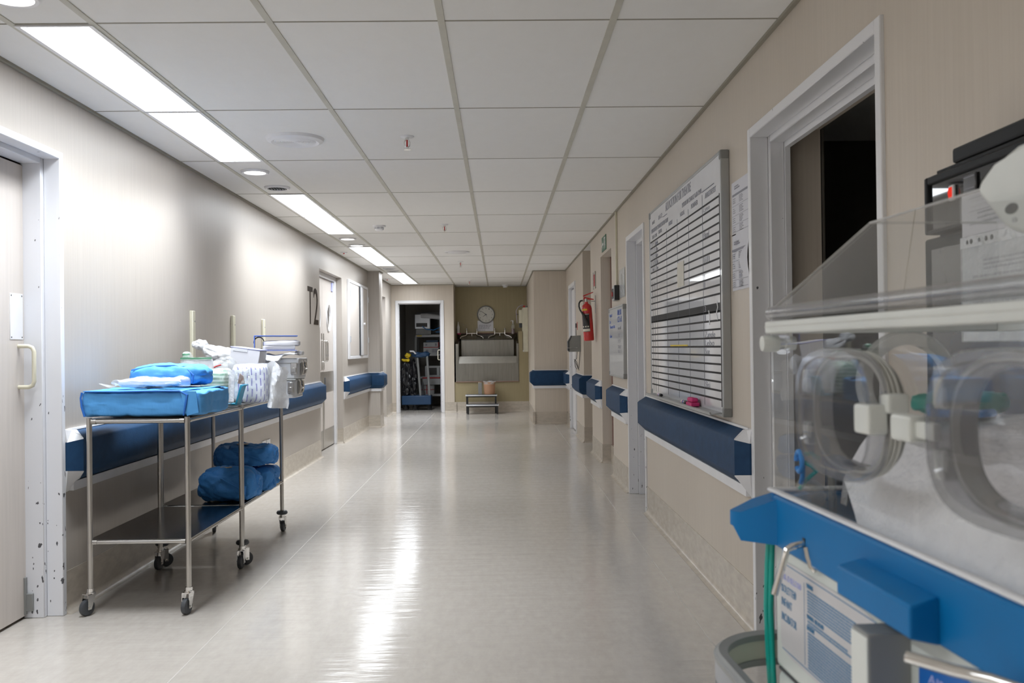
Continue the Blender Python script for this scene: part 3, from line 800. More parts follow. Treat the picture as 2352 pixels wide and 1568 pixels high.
t = thing('wall_cupboard', 'shallow white framed cupboard on the left wall past the double door', 'cupboard', (XL, 13.6, 1.09))
f0, f1, z0, z1 = 12.68, 14.50, 1.09, 2.175
add('frame', MB().box(XL, XL + .03, f0, f0 + .05, z0, z1, .003, 1).box(XL, XL + .03, f1 - .05, f1, z0, z1, .003, 1).box(XL, XL + .03, f0 + .05, f1 - .05, z1 - .04, z1, .003, 1).box(XL, XL + .03, f0 + .05, f1 - .05, z0, z0 + .04, .003, 1), 'white', t)
add('back', MB().box(XL, XL + .006, f0 + .05, f1 - .05, z0 + .04, z1 - .04), 'greyrub', t)
add('door', MB().box(XL + .008, XL + .026, f0 + .055, 13.58, z0 + .045, z1 - .045, .003, 1), 'doorleaf', t)
add('gap_shade', MB().box(XL + .006, XL + .034, 13.60, 13.695, z0 + .045, z1 - .045), 'greyrub', t)  # added dark strip standing in for shade in the gap between doors
dn = add('door', MB().box(XL + .008, XL + .026, 13.70, f1 - .055, z0 + .045, z1 - .045, .003, 1), 'doorleaf', t)
add('meeting_strip', MB().box(XL + .026, XL + .042, 13.70, 13.90, z0 + .045, z1 - .045, .003, 1), 'white', dn)
add('knob', MB().cyl((XL + .026, 14.05, 1.60), (XL + .05, 14.05, 1.60), .018, 14), 'white', dn)
hg = MB()
for zz in (1.32, 1.94):
    for yy in (f0 + .04, f1 - .04): hg.cyl((XL + .035, yy, zz), (XL + .035, yy, zz + .08), .010, 10)
add('hinge', hg, 'alu', t)

# ------------------------------------------------------------------ right wall fittings
BX = 1.038          # face of the large board
def bpt(y, z): return (BX - .0006, y, z)
t = thing('whiteboard', 'large glossy theatre allocation whiteboard ruled with black lines, right wall', 'whiteboard', (XR, 5.345, .88))
y0, y1, z0, z1 = 4.31, 6.38, .885, 2.125
add('panel', MB().box(BX, XR - .004, y0 + .012, y1 - .012, z0 + .012, z1 - .012), 'board', t)
add('frame', MB().box(BX - .004, XR, y0, y0 + .016, z0 + .03, z1 - .03, .004, 2).box(BX - .004, XR, y1 - .016, y1, z0 + .03, z1 - .03, .004, 2).box(BX - .004, XR, y0 + .03, y1 - .03, z1 - .016, z1, .004, 2).box(BX - .004, XR, y0 + .03, y1 - .03, z0, z0 + .016, .004, 2), 'alugrey', t)
cp = MB()
for yy in (y0, y1 - .045):
    for zz in (z0, z1 - .045): cp.box(BX - .006, XR, yy - .001, yy + .03 if yy == y0 else yy + .046, zz, zz + .045, .006, 2)
add('corner_cap', cp, 'greypl', t)
add('pen_tray', MB().prism([(BX, 4.36, .90), (BX - .055, 4.36, .892), (BX - .06, 4.36, .905), (BX - .055, 4.36, .908), (BX - .05, 4.36, .898), (BX, 4.36, .905)], (0, 1.9, 0)), 'alugrey', t)
zt0, pit = 1.918, .0415
def hl(z, h, a=4.37, b=6.345): return (6.38 - b, z - h / 2, b - a, h)
def brow(items): return [(6.38 - b, z, b - a, h) for (a, b, z, h) in items]
L0 = (BX - .0002, 6.38, 0)
add('ruled_lines', lines('R', L0, [hl(zt0 - pit * i, .0095) for i in range(24) if i not in (12,)] + [hl(zt0 - pit * 12.5, pit, 4.372)] + brow([(4.350, 4.364, .93, 1.0)])), 'boardline', t)
add('column_lines', lines('R', (BX - .0004, 6.38, 0), brow([(4.72, 4.725, .92, 1.06), (5.07, 5.075, .92, 1.04), (5.39, 5.395, .92, 1.03), (5.737, 5.742, .92, 1.02), (6.10, 6.104, .92, 1.0), (6.19, 6.194, .92, .72), (6.27, 6.274, .92, .72), (4.46, 4.73, 1.992, .004), (5.71, 5.85, 2.025, .004)])), 'boardthin', t)
add('title', text('ALLOCATION FOR THEATRE', 'R', bpt(5.76, 2.048), .05, .76, bold=.006), 'inkgrey', t)
wr = []
def w(s_, ya, z, h, wid=None): wr.append(text(s_, 'R', bpt(ya, z), h, wid))
w('PERSON IN CHARGE 16:00-19:00', 5.24, 1.993, .026, .50); w('DATE:', 6.26, 2.03, .022, .10); w('DATE:', 6.02, 2.03, .028, .15)
w('PERSON IN CHARGE 07:00-16:00', 6.30, 1.975, .028, .62); w('THEATRE', 6.28, 1.935, .022, .2); w('SISTER', 6.02, 1.94, .024, .12); w('NURSE', 5.66, 1.945, .024, .12)
w('NURSE', 5.30, 1.95, .024, .12); w('RUNNER', 5.0, 1.95, .026, .17); w('ANAESTHETIST', 4.66, 1.95, .028, .24)
for i, s_ in enumerate(('1  T1  9  Thembi', '2  T2  11  Lea', '3  T3  2  Sister', '4  T4  18 Zola', '5  Nell  A  Lee')): w(s_, 6.33, zt0 - pit * (i + 1) + .006, .028, .28)
for s_, i, wd in (('Lynn', 1, .14), ('Hazel', 4, .12), ('lill', 7, .12), ('.', 9, .01), ('1', 10, .02), ('3', 12.9, .03), ('Zanele', 16, .22), ('Lebo', 17, .2), ('Sue', 18, .1), ('Sisi', 22, .1), ('l', 14, .02)): w(s_, 4.70, zt0 - pit * i + .004, .03, wd)
for s_, i in (('7', 14), ('7', 15), ('1', 16)): w(s_, 6.32, zt0 - pit * i + .006, .026)
for me_ in wr: add('handwriting', me_, 'inkgrey', t)
add('yellow_line', lines('R', (BX - .0010, 6.38, 0), brow([(5.13, 5.65, zt0 - pit * 16.9, .008)])), 'yellow', t)
add('white_squiggle', MB().tube([bpt(4.43, 1.43), bpt(4.41, 1.40), bpt(4.44, 1.37), bpt(4.42, 1.34)], .004, 6).tube([bpt(4.60, 1.39), bpt(4.58, 1.36), bpt(4.59, 1.32)], .004, 6), 'white', t)
solo('sticky_note', lines('R', (BX - .0014, 5.40, 1.555), [(0, 0, .19, .14)], .001), 'ivory', 'small ivory note stuck on the middle of the large whiteboard', 'note', (BX - .002, 5.3, 1.555))
def marker(y, col, label):
    t = thing('marker_pen', label, 'marker', (BX - .035, y, .9135), 0, 'marker pens in the whiteboard tray')
    add('barrel', MB().cyl((0, 0, 0), (0, .085, 0), .0085, 14), 'white', t, False)
    add('cap', MB().cyl((0, -.04, 0), (0, 0, 0), .009, 14).cyl((0, -.004, 0), (0, .002, 0), .0098, 14), 'black', t, False)
    add('sleeve_print', MB().cyl((0, .02, 0), (0, .045, 0), .0088, 14), col, t, False)
    add('print_stripe', MB().cyl((0, .05, 0), (0, .062, 0), .0088, 14), 'redm', t, False)
marker(5.83, 'lilac', 'white marker pen with black cap lying far along the whiteboard tray')
marker(5.05, 'inkblue', 'white marker pen with black cap lying beside the pink eraser')
t = thing('board_eraser', 'pink felt eraser in the whiteboard tray', 'eraser', (BX - .03, 4.87, .905))
add('felt_pad', MB().box(-.024, .02, -.07, .07, 0, .02, .004), 'pink', t, False)
add('grip', MB().box(-.02, .016, -.06, .06, .02, .044, .009, 3), 'pink', t, False)

def paper(nm, y0, y1, z0, z1, rows_, label, cat='paper sheet', curl=0.0, x=XR - .002):
    t = thing(nm, label, cat, (x, (y0 + y1) / 2, z0))
    n = 8; g = []
    for i in range(n + 1):
        zz = z1 + (z0 - z1) * i / n; b = curl * math.sin(PI * i / n) ** 2
        g.append([(x - .0005 - b * (1 - j / 4) * .8, y0 + (y1 - y0) * j / 4, zz) for j in range(5)])
    add('sheet', MB().sheet(g, .0006), 'paper', t)
    if rows_: add('print', lines('R', (x - .0012 - curl * .35, y1, z0), rows_, .0004), 'inkgrey', t)
    return t
rw = [(.012, .175, .26, .010), (.05, .215, .07, .005), (.05, .205, .09, .006)] + [(.01, z, .27, .0015) for z in (.13, .085, .045, .012)] + [r for zz in (.15, .105, .062, .022) for r in textrows(.02, zz + .012, zz - .01, .05, .003, .009, .4, int(zz * 999)) + textrows(.13, zz + .016, zz - .012, .08, .003, .0065, .4, int(zz * 777))]
paper('paper_notice', 3.968, 4.262, 1.715, 1.955, rw, 'upper white printed sheet taped between the whiteboard and the door frame')
paper('paper_notice', 3.968, 4.262, 1.465, 1.72, rw, 'lower white printed sheet taped under another beside the door frame', curl=.014)
t = paper('paper_notice', 7.92, 8.24, 1.65, 1.885, None, 'scribbled sheet in a clear wallet above the small whiteboard')
add('scribble', MB().tube([(XR - .004, 8.1 + .06 * math.cos(a * .9) * math.cos(a * .21), 1.80 + .05 * math.sin(a * 1.3)) for a in [i * .35 for i in range(60)]], .0016, 5), 'inkgrey', t)
add('wallet', MB().box(XR - .006, XR - .0052, 7.90, 8.26, 1.64, 1.892), 'clearbag', t)

t = thing('cable_conduit', 'cream cable conduit running from the ceiling to the door access box', 'conduit', (XR, 8.40, 1.765))
add('channel', MB().box(XR - .018, XR, 8.385, 8.42, 1.765, ZC - .012, .002, 1), 'cream', t)
add('clip', MB().box(XR - .021, XR, 8.380, 8.425, 2.0, 2.03, .002, 1), 'cream', t)
t = thing('door_access_box', 'grey and black door release box at the foot of the conduit', 'access box', (XR, 8.40, 1.63))
add('housing', MB().box(XR - .04, XR, 8.31, 8.50, 1.63, 1.765, .004, 2), 'alugrey', t)
add('side_cover', MB().box(XR - .046, XR, 8.285, 8.312, 1.632, 1.763, .003, 1), 'black', t)
add('button', MB().cyl((XR - .05, 8.44, 1.69), (XR - .04, 8.44, 1.69), .022, 16), 'redm', t)
add('bezel', MB().box(XR - .045, XR - .04, 8.41, 8.49, 1.65, 1.74, .002, 1), 'black', t)

t = thing('whiteboard', 'small framed whiteboard with blue handwriting between two doorways', 'whiteboard', (XR, 8.37, .94))
y0, y1, z0, z1 = 7.83, 8.85, .945, 1.575; X2 = 1.045
add('panel', MB().box(X2, XR - .004, y0 + .01, y1 - .01, z0 + .01, z1 - .01), 'board', t)
add('frame', MB().box(X2 - .004, XR, y0, y0 + .016, z0 + .03, z1 - .03, .004).box(X2 - .004, XR, y1 - .016, y1, z0 + .03, z1 - .03, .004).box(X2 - .004, XR, y0 + .03, y1 - .03, z1 - .016, z1, .004).box(X2 - .004, XR, y0 + .03, y1 - .03, z0, z0 + .016, .004), 'alugrey', t)
cp = MB()
for ya, yb in ((y0 - .001, y0 + .03), (y1 - .03, y1 + .001)):
    for zz in (z0, z1 - .045): cp.box(X2 - .006, XR, ya, yb, zz, zz + .045, .006)
add('corner_cap', cp, 'greypl', t)
w1 = [text(a, 'R', (X2 - .0012, yy, zz), hh, ww) for a, yy, zz, hh, ww in (('Ward 4', 8.80, 1.49, .03, .2), ('Dr', 8.80, 1.43, .03, .1), ('Theatre list', 8.80, 1.385, .03, .4), ('Cases', 8.80, 1.30, .03, .16), ('08:00', 8.22, 1.49, .05, .26), ('C/S x2', 8.22, 1.43, .05, .28))]
add('blue_writing', join(*w1), 'inkblue', t)
w1 = [text(a, 'R', (X2 - .0012, yy, zz), hh, ww) for a, yy, zz, hh, ww in (('on call', 8.2, 1.365, .03, .2), ('7 2 1', 8.2, 1.30, .03, .2), ('5 5', 8.2, 1.25, .03, .16), ('3 4 7', 8.2, 1.20, .03, .2), ('8 1 1', 8.2, 1.16, .03, .2))]
add('grey_writing', join(*w1), 'inkgrey', t)

t = thing('exit_sign', 'green running-man exit sign above the recessed grey door', 'sign', (XR, 9.44, 2.19))
add('plate', MB().box(XR - .006, XR, 9.25, 9.62, 2.185, 2.335, .002, 1), 'green', t)
a = (XR - .0066, 9.62, 2.185)
mn = MB()
def pl(pts):
    x, y, z = [Vector(q) for q in AX['R']]; mn.prism([Vector(a) + x * p[0] + y * p[1] for p in pts], z * .0006)
pl([(.205, .02), (.225, .02), (.225, .13), (.205, .13)]); pl([(.225, .115), (.33, .115), (.33, .13), (.225, .13)]); pl([(.315, .02), (.33, .02), (.33, .115), (.315, .115)])
pl(oval(.272, .100, .011, .011, 12)); pl([(.25, .055), (.285, .062), (.285, .085), (.258, .088)]); pl([(.25, .055), (.236, .022), (.248, .022), (.268, .058)]); pl([(.268, .058), (.298, .04), (.30, .05), (.285, .066)]); pl([(.285, .085), (.305, .074), (.306, .082), (.288, .092)])
pl([(.02, .065), (.07, .115), (.07, .085), (.16, .085), (.16, .062), (.07, .062), (.07, .02)])
add('pictogram', mn, 'white', t)
t = thing('wall_sign', 'narrow red bordered sign plate on the wall above the fire extinguisher', 'sign', (XR, 10.39, 1.86))
add('plate', MB().box(XR - .008, XR, 10.28, 10.50, 1.86, 2.05, .002, 1), 'ivory', t)
add('border', MB().box(XR - .011, XR - .008, 10.28, 10.295, 1.86, 2.05).box(XR - .011, XR - .008, 10.485, 10.50, 1.86, 2.05), 'greyrub', t)
add('panel', MB().box(XR - .0095, XR - .008, 10.33, 10.45, 1.89, 2.02), 'redm', t)

# fire extinguisher hung from a bracket, leaning slightly
t = thing('fire_extinguisher', 'red fire extinguisher with black hose hanging on the right wall', 'fire extinguisher', (.997, 10.35, 1.285))
tilt = Matrix.Rotation(math.radians(-3.5), 4, 'Y')
def tz(mb): bmesh.ops.transform(mb.bm, matrix=tilt, verts=mb.bm.verts[:]); return mb
add('cylinder', tz(MB().lathe([(.001, .002), (.050, 0), (.058, .008), (.058, .355), (.052, .385), (.035, .405), (.021, .414), (.020, .432), (.001, .432)], n=36)), 'red', t, False)
add('label_plate', tz(MB().loft([[(.0586 * math.cos(b), .0586 * math.sin(b), z) for b in [PI + .2 + i * .14 for i in range(13)]] for z in (.10, .30)], False, False)), 'black', t, False)
ll = MB()
for z, h in ((.105, .028), (.29, .006)):
    ll.loft([[(.059 * math.cos(b), .059 * math.sin(b), zz) for b in [PI + .22 + i * .135 for i in range(13)]] for zz in (z, z + h)], False, False)
for b0 in (0.35, .9, 1.35): ll.loft([[(.0593 * math.cos(b), .0593 * math.sin(b), zz) for b in [PI + b0 + i * .1 for i in range(4)]] for zz in (.15, .165)], False, False)
add('label_print', tz(ll), 'ivory', t, False)
add('label_mark', tz(MB().loft([[(.0594 * math.cos(b), .0594 * math.sin(b), zz) for b in [PI + .95 + i * .1 for i in range(5)]] for zz in (.235, .262)], False, False)), 'redm', t, False)
add('sticker', tz(MB().loft([[(.0588 * math.cos(b), .0588 * math.sin(b), zz) for b in [PI + .4 + i * .14 for i in range(9)]] for zz in (.335, .353)], False, False)), 'yellow', t, False)
add('valve', tz(MB().cyl((0, 0, .432), (0, 0, .468), .017, 16).cyl((0, 0, .45), (-.045, 0, .45), .010, 12)), 'brushed', t, False)
add('handle', tz(MB().prism([(-.03, -.010, .462), (.085, -.010, .447), (.085, -.010, .458), (-.02, -.010, .490)], (0, .02, 0), .002)), 'redm', t, False)
add('lever', tz(MB().prism([(-.03, -.009, .490), (.085, -.009, .528), (.082, -.009, .537), (-.03, -.009, .505)], (0, .018, 0), .002)), 'redm', t, False)
hs = add('hose', tz(MB().tube([(-.04, 0, .45), (-.065, -.01, .445), (-.082, -.02, .42), (-.086, -.03, .385), (-.078, -.04, .345), (-.06, -.052, .31)], .009, 10)), 'black', t, False)
add('horn', tz(MB().tube([(-.062, -.052, .32), (-.045, -.062, .285), (-.008, -.070, .175)], .014, 12, rr=[.011, .015, .021])), 'black', hs, False)
add('bracket', MB().box(.072, .078, -.015, .015, .30, .50).box(.03, .078, -.006, .006, .432, .442), 'alugrey', t, False)

# grey wall dispenser with cord
t = thing('wall_dispenser', 'grey angular wall dispenser with a dangling looped cord, past the extinguisher', 'dispenser', (XR, 12.36, 1.15))
add('housing', MB().prism([(XR, 12.30, 1.155), (.925, 12.30, 1.155), (.912, 12.30, 1.175), (.912, 12.30, 1.285), (.955, 12.30, 1.365), (XR, 12.30, 1.37)], (0, .12, 0), .006), 'greypl', t)
add('edge_band', MB().prism([(.925, 12.292, 1.155), (.905, 12.292, 1.175), (.905, 12.292, 1.29), (.952, 12.292, 1.368), (.962, 12.292, 1.362), (.925, 12.292, 1.285), (.925, 12.292, 1.18)], (0, .136, 0)), 'greyrub', t)
add('rod', MB().cyl((.89, 12.29, 1.205), (1.03, 12.29, 1.21), .004, 8), 'chrome', t)
add('cord', MB().tube([(1.03, 12.33, 1.155), (1.02, 12.32, 1.07), (.99, 12.30, 1.03), (1.0, 12.3, .96), (1.02, 12.3, .925), (1.035, 12.3, .95), (1.02, 12.3, 1.02), (.985, 12.3, 1.06), (1.01, 12.3, 1.0), (1.05, 12.31, .91)], .004, 8).tube([(1.065, 12.32, 1.16), (1.06, 12.32, 1.05), (1.045, 12.32, .93)], .004, 8), 'black', t)
add('cable_plug', MB().tube([(1.02, 12.36, 1.37), (1.02, 12.36, 1.47)], .004, 8).box(1.012, 1.03, 12.35, 12.37, 1.47, 1.53, .003, 1), 'greyrub', t)
add('red_tag', MB().box(1.032, 1.040, 12.345, 12.355, 1.44, 1.55, .003, 1), 'redm', t)
# ------------------------------------------------------------------ steel trolleys
def caster(mb_f, mb_w, x, y, ang, top=.118):
    """swivel caster: returns nothing, adds fork geometry to mb_f and wheel to mb_w"""
    c, s_ = math.cos(ang), math.sin(ang); off = .022; r = .0375
    wx, wy = x + c * off, y + s_ * off; a = Vector((-s_, c, 0)); w0 = Vector((wx, wy, r))
    mb_f.cyl((x, y, top - .012), (x, y, top + .004), .017, 16).cyl((x, y, top - .022), (x, y, top - .012), .021, 16)
    for sg in (-1, 1):
        b = w0 + a * sg * .0165; d = Vector((c, s_, 0))
        p = [b - d * .036 + Vector((0, 0, top - .018 - r)), b + d * .010 + Vector((0, 0, top - .018 - r)), b + d * .010 - Vector((0, 0, .008)), b - d * .010 - Vector((0, 0, .008))]
        mb_f.prism(p, a * sg * .003)
    mb_f.cyl(w0 - a * .024, w0 + a * .024, .0055, 10)
    mb_f.prism([w0 - a * .0195 + Vector((c, s_, 0)) * q + Vector((0, 0, top - .021 - r)) for q in (-.036, .010)] + [w0 + a * .0195 + Vector((c, s_, 0)) * q + Vector((0, 0, top - .021 - r)) for q in (.010, -.036)], (0, 0, .004))
    rings = []
    for h, rr in ((-.0135, .010), (-.0125, .028), (-.0125, .032), (-.010, r - .001), (0, r), (.010, r - .001), (.0125, .032), (.0125, .028), (.0135, .010)):
        rings.append([w0 + a * h + (Vector((c, s_, 0)) * math.cos(2 * PI * k / 28) + Vector((0, 0, 1)) * math.sin(2 * PI * k / 28)) * rr for k in range(28)])
    mb_w.loft(rings)

def trolley(label, y0, y1, angs, bumpers, dx=0):
    x0, x1 = -1.918 + dx, -1.462 + dx; r = .0125; zt, zs = .915, .335
    t = thing('steel_trolley', label, 'trolley', ((x0 + x1) / 2, (y0 + y1) / 2, 0), 0, 'steel trolleys along the left wall')
    k = 0
    for (x, y) in ((x0, y0), (x1, y0), (x0, y1), (x1, y1)):
        lg = add('leg', MB().cyl((x, y, .11), (x, y, zt), r, 18), 'brushed', t)
        f, w = MB(), MB(); caster(f, w, x, y, angs[k]); k += 1
        cs = add('caster', f, 'chrome', lg); add('wheel', w, 'greyrub', lg)
        if bumpers: add('bumper_disc', MB().lathe([(.013, .118), (.030, .118), (.0365, .124), (.0365, .134), (.030, .142), (.013, .144)], (x, y, 0), n=28), 'greyrub', lg)
    for z, nm in ((zt - .018, 'top_shelf'), (zs, 'lower_shelf')):
        mb = MB().box(x0 - .009, x1 + .009, y0 - .007, y1 + .007, z + .0100, z + .0122)
        add(nm, mb, 'steeldark', t)
        e = MB()
        for (a, b) in (((x0, y0), (x1, y0)), ((x0, y1), (x1, y1)), ((x0, y0), (x0, y1)), ((x1, y0), (x1, y1))):
            d = (Vector(b) - Vector(a)).normalized() * .013
            e.cyl((a[0] + d.x, a[1] + d.y, z), (b[0] - d.x, b[1] - d.y, z), .0105, 14)
            for q, sg in ((a, 1), (b, -1)):
                cpos = Vector((q[0], q[1])) + d * sg * 2.6
                e.cyl((q[0] + d.x * sg * .9, q[1] + d.y * sg * .9, z), (cpos.x, cpos.y, z), .0122, 14)
        add('rail', e, 'steel', t)
    return t
trolley('near steel trolley without bumper discs, carrying the big blue wrapped pack', 4.40, 5.302, (-2.0, -1.75, -1.7, -1.6), False)
trolley('far steel trolley with grey bumper discs, carrying the metal containers', 5.360, 6.33, (.5, .7, 1.9, 1.5), True, -.012)
ZT = .915

# ---- loads on the near trolley
t = thing('wrapped_pack', 'large flat sky-blue wrapped pack at the front of the near trolley', 'wrapped pack', (-1.685, 4.655, ZT + .001), 0, 'blue wrapped packs on the near trolley')
add('wrap', MB().pack((0, 0, .060), (.285, .235, .060), 15, 30, .008, 9, 1), 'wrap', t, False)
def flap(pts, th=.003, n=10, amp=.003, seed=0):
    """soft folded sheet over a quad given as four corners"""
    a, b, c, d = [Vector(p) for p in pts]; g = []
    for i in range(n + 1):
        u = i / n; row = []
        for j in range(n + 1):
            v = j / n; p = (a * (1 - v) + b * v) * (1 - u) + (d * (1 - v) + c * v) * u
            row.append(p + Vector((0, 0, 1)) * noise.noise(p * 14 + Vector((seed, 0, 0))) * amp)
        g.append(row)
    return MB().sheet(g, th)
fl = add('top_flap', flap([(-.27, -.235, .119), (.20, -.243, .117), (.285, .15, .123), (-.26, .20, .122)], .004, 12, .004, 3), 'wrap', t, False)
add('side_flap', MB().sheet([[(.19 + .03 * k, -.243 + .0 * k, .117 - .115 * k) for k in (0, .35, .7, 1)], [(.215 + .02 * k, -.245, .119 - .112 * k) for k in (0, .35, .7, 1)], [(.262 + .008 * k, -.244 + .01 * k, .118 - .10 * k) for k in (0, .35, .7, 1)]], .004), 'wrap', t, False)
add('fold_edge', MB().tube([(-.26, -.238, .121), (-.1, -.245, .119), (.08, -.247, .121), (.185, -.243, .119), (.222, -.249, .100), (.215, -.251, .06), (.205, -.251, .005)], .0045, 8, rr=[.003, .004, .004, .005, .006, .006, .004]), 'wrapd', t, False)
add('corner_fold', MB().tube([(-.276, -.231, .117), (-.281, -.233, .09), (-.276, -.236, .05), (-.262, -.237, .004)], .005, 8), 'wrapd', t, False)
add('tape_strip', flap([(-.08, -.10, .128), (.04, -.10, .128), (.05, -.06, .129), (-.07, -.06, .129)], .001, 4, .001), 'tape', t, False)
t = thing('wrapped_pack', 'smaller domed sky-blue wrapped pack lying on the large flat one', 'wrapped pack', (-1.665, 4.78, ZT + .133), 0, 'blue wrapped packs on the near trolley')
add('wrap', MB().pack((0, .01, .050), (.19, .135, .050), 4.2, 20, .012, 9, 5, top=.014), 'wrap', t, False)
add('fold_edge', MB().tube([(-.165, -.095, .082), (-.06, -.10, .101), (.05, -.10, .103), (.115, -.112, .085), (.150, -.122, .055), (.145, -.128, .015)], .004, 8), 'wrapd', t, False)
add('flap', flap([(-.16, -.10, .080), (.10, -.108, .098), (.13, .05, .100), (-.14, .08, .096)], .003, 10, .006, 8), 'wrap', t, False)
t = thing('clear_pouch', 'long clear film pouch with white content, lying in front of the smaller blue pack', 'pouch', (-1.69, 4.555, ZT + .133))
add('content', MB().pack((0, 0, .024), (.145, .045, .017), 4, 12, .007, 12, 9), 'paper', t, False)
add('film', MB().pack((.0, 0, .026), (.185, .062, .024), 3.2, 16, .014, 13, 11), 'clearbag', t, False)
add('film_tail', flap([(-.24, -.02, .022), (-.165, -.045, .012), (-.16, .03, .016), (-.22, .03, .022)], .0015, 8, .018, 4), 'clearbag', t, False)

# ---- loads on the far trolley
def container(z, w, label, lid):
    t = thing('sterile_container', label, 'metal container', (-1.565, 6.10, z), 0, 'aluminium containers on the far trolley')
    h = .118
    add('body', MB().prism([(-.285 + a, -.13 + b, 0) for a, b in ((.27, 0), (.55 * w, 0), (.57 * w, .02), (.57 * w, .24), (.55 * w, .26), (.27, .26), (.25, .24), (.25, .02))], (0, 0, h), .008), 'alu', t, False)
    if lid: add('lid', MB().box(-.042, -.285 + .577 * w, -.137, .137, h - .022, h + .012, .008), 'alu', t, False)
    else: add('rim', MB().box(-.042, -.285 + .577 * w, -.137, .137, h - .006, h + .004, .003), 'alugrey', t, False)
    xe = -.285 + .57 * w
    lp = add('latch_plate', MB().box(xe + .001, xe + .010, -.05, .05, .022, .105, .003, 1), 'brushed', t, False)
    for yy in (-.045, .045): add('latch_arm', MB().tube([(xe + .012, yy, .03), (xe + .020, yy, .06), (xe + .016, yy, .10), (xe + .004, yy, .114)], .006, 8), 'chrome', lp, False)
    add('latch_handle', MB().tube([(xe + .012, -.03, .085), (xe + .024, -.028, .06), (xe + .024, .028, .06), (xe + .012, .03, .085)], .005, 8), 'chrome', lp, False)
    add('label_window', MB().box(xe + .010, xe + .013, -.02, .02, .075, .10), 'navy', lp, False)
    add('front_latch', MB().box(xe - .045, xe - .005, -.140, -.130, .03, .10, .002, 1).box(xe - .04, xe - .010, -.146, -.140, .04, .07, .002, 1), 'brushed', lp, False)
container(ZT + .001, .965, 'lower aluminium container on the far trolley, under another', False)
container(ZT + .124, 1.0, 'upper aluminium container with lid, under the white packet', True)
t = thing('white_packet', 'crumpled white sterile packet lying on the upper metal container', 'packet', (-1.42, 6.07, ZT + .266))
g = []
for i in range(9):
    row = []
    for j in range(9):
        x = -.15 + .28 * i / 8; y = -.15 + .20 * j / 8
        z = .014 + .007 * math.sin(i * 1.1) + noise.noise(Vector((x * 22, y * 22, 3))) * .010 - (.032 * max(0, (1.2 - j) / 1.2) if 2 < i < 6 else 0)
        row.append((x, y, z))
    g.append(row)
add('paper', MB().sheet(g, .006), 'whitebag', t, False)
add('tail', MB().pack((.125, .02, .02), (.028, .05, .014), 3, 8, .008, 20, 3), 'whitebag', t, False)
t = thing('ring_binder', 'open blue ring binder with paper on top of the metal containers', 'binder', (-1.45, 6.08, ZT + .314), .24)
bz = -.012
add('cover', MB().box(-.125, .135, -.13, .13, bz, bz + .004).box(-.130, -.125, -.13, .13, bz, bz + .098).prism([(-.129, -.13, bz + .094), (.14, -.13, bz + .092), (.14, -.13, bz + .097), (-.129, -.13, bz + .099)], (0, .26, 0)), 'bluecover', t, False)
rg = MB()
for yy in (-.04, .04): rg.tube([(-.10 + .032 * math.cos(a), yy, bz + .055 + .034 * math.sin(a)) for a in [PI * 1.05 - i * .2 for i in range(16)]], .003, 8).cyl((-.122, yy, bz + .006), (-.08, yy, bz + .012), .006, 8)
add('ring_mechanism', rg, 'greyrub', t, False)
add('paper_stack', MB().box(-.075, .125, -.125, .12, bz + .006, bz + .034, .006).pack((.04, -.01, bz + .048), (.118, .12, .018), 6, 10, .004, 9, 2), 'paper', t, False)
add('paper_edges', MB().box(-.06, .12, -.127, -.124, bz + .014, bz + .0155).box(-.06, .12, -.127, -.124, bz + .024, bz + .0255), 'inkgrey', t, False)

t = thing('printed_pack', 'clear wrapped pack printed with violet dashes at the middle of the trolleys', 'pack', (-1.445, 5.52, ZT + .001))
add('content', MB().pack((0, 0, .113), (.105, .11, .113), 7, 16, .006, 8, 2), 'dash', t, False)
add('film', MB().pack((.004, 0, .114), (.112, .118, .116), 6, 16, .008, 12, 5), 'clearbag', t, False)
g = []
for i in range(11):
    row = []
    for j in range(9):
        u, v = i / 10, j / 8
        x = .095 + .105 * u + .01 * math.sin(v * 9); y = -.085 + .03 * math.sin(u * 6 + v * 3) + .05 * u; z = .225 - .245 * v + .02 * math.sin(u * 5) * (1 - v) - .02 * u * v
        p = Vector((x, y, z)); row.append(p + Vector((.006, .02, .004)) * noise.noise(p * 26))
    g.append(row)
add('film_end', MB().sheet(g, .002), 'milky', t, False)

t = thing('lidded_box', 'tilted white box with lilac label in front of the metal containers', 'box', (-1.575, 5.80, ZT + .152))
Rb = Matrix.Rotation(math.radians(8), 4, 'Y')
mb = MB().box(-.085, .095, -.07, .10, .03, .165, .003, 1); bmesh.ops.transform(mb.bm, matrix=Rb, verts=mb.bm.verts[:]); add('carton', mb, 'paper', t, False)
mb = MB().box(-.088, .098, -.072, .102, .166, .172, .002, 1); bmesh.ops.transform(mb.bm, matrix=Rb, verts=mb.bm.verts[:]); add('label_band', mb, 'lilac', t, False)
mb = MB().box(-.07, .02, -.0735, -.0722, .148, .165).box(-.06, .09, -.06, .09, .172, .1735); bmesh.ops.transform(mb.bm, matrix=Rb, verts=mb.bm.verts[:]); add('label', mb, 'whitebag', t, False)
t = thing('support_box', 'plain white carton standing under the tilted lidded box', 'box', (-1.575, 5.81, ZT + .001))
add('carton', MB().box(-.085, .085, -.06, .09, 0, .155, .004, 1), 'paper', t, False)

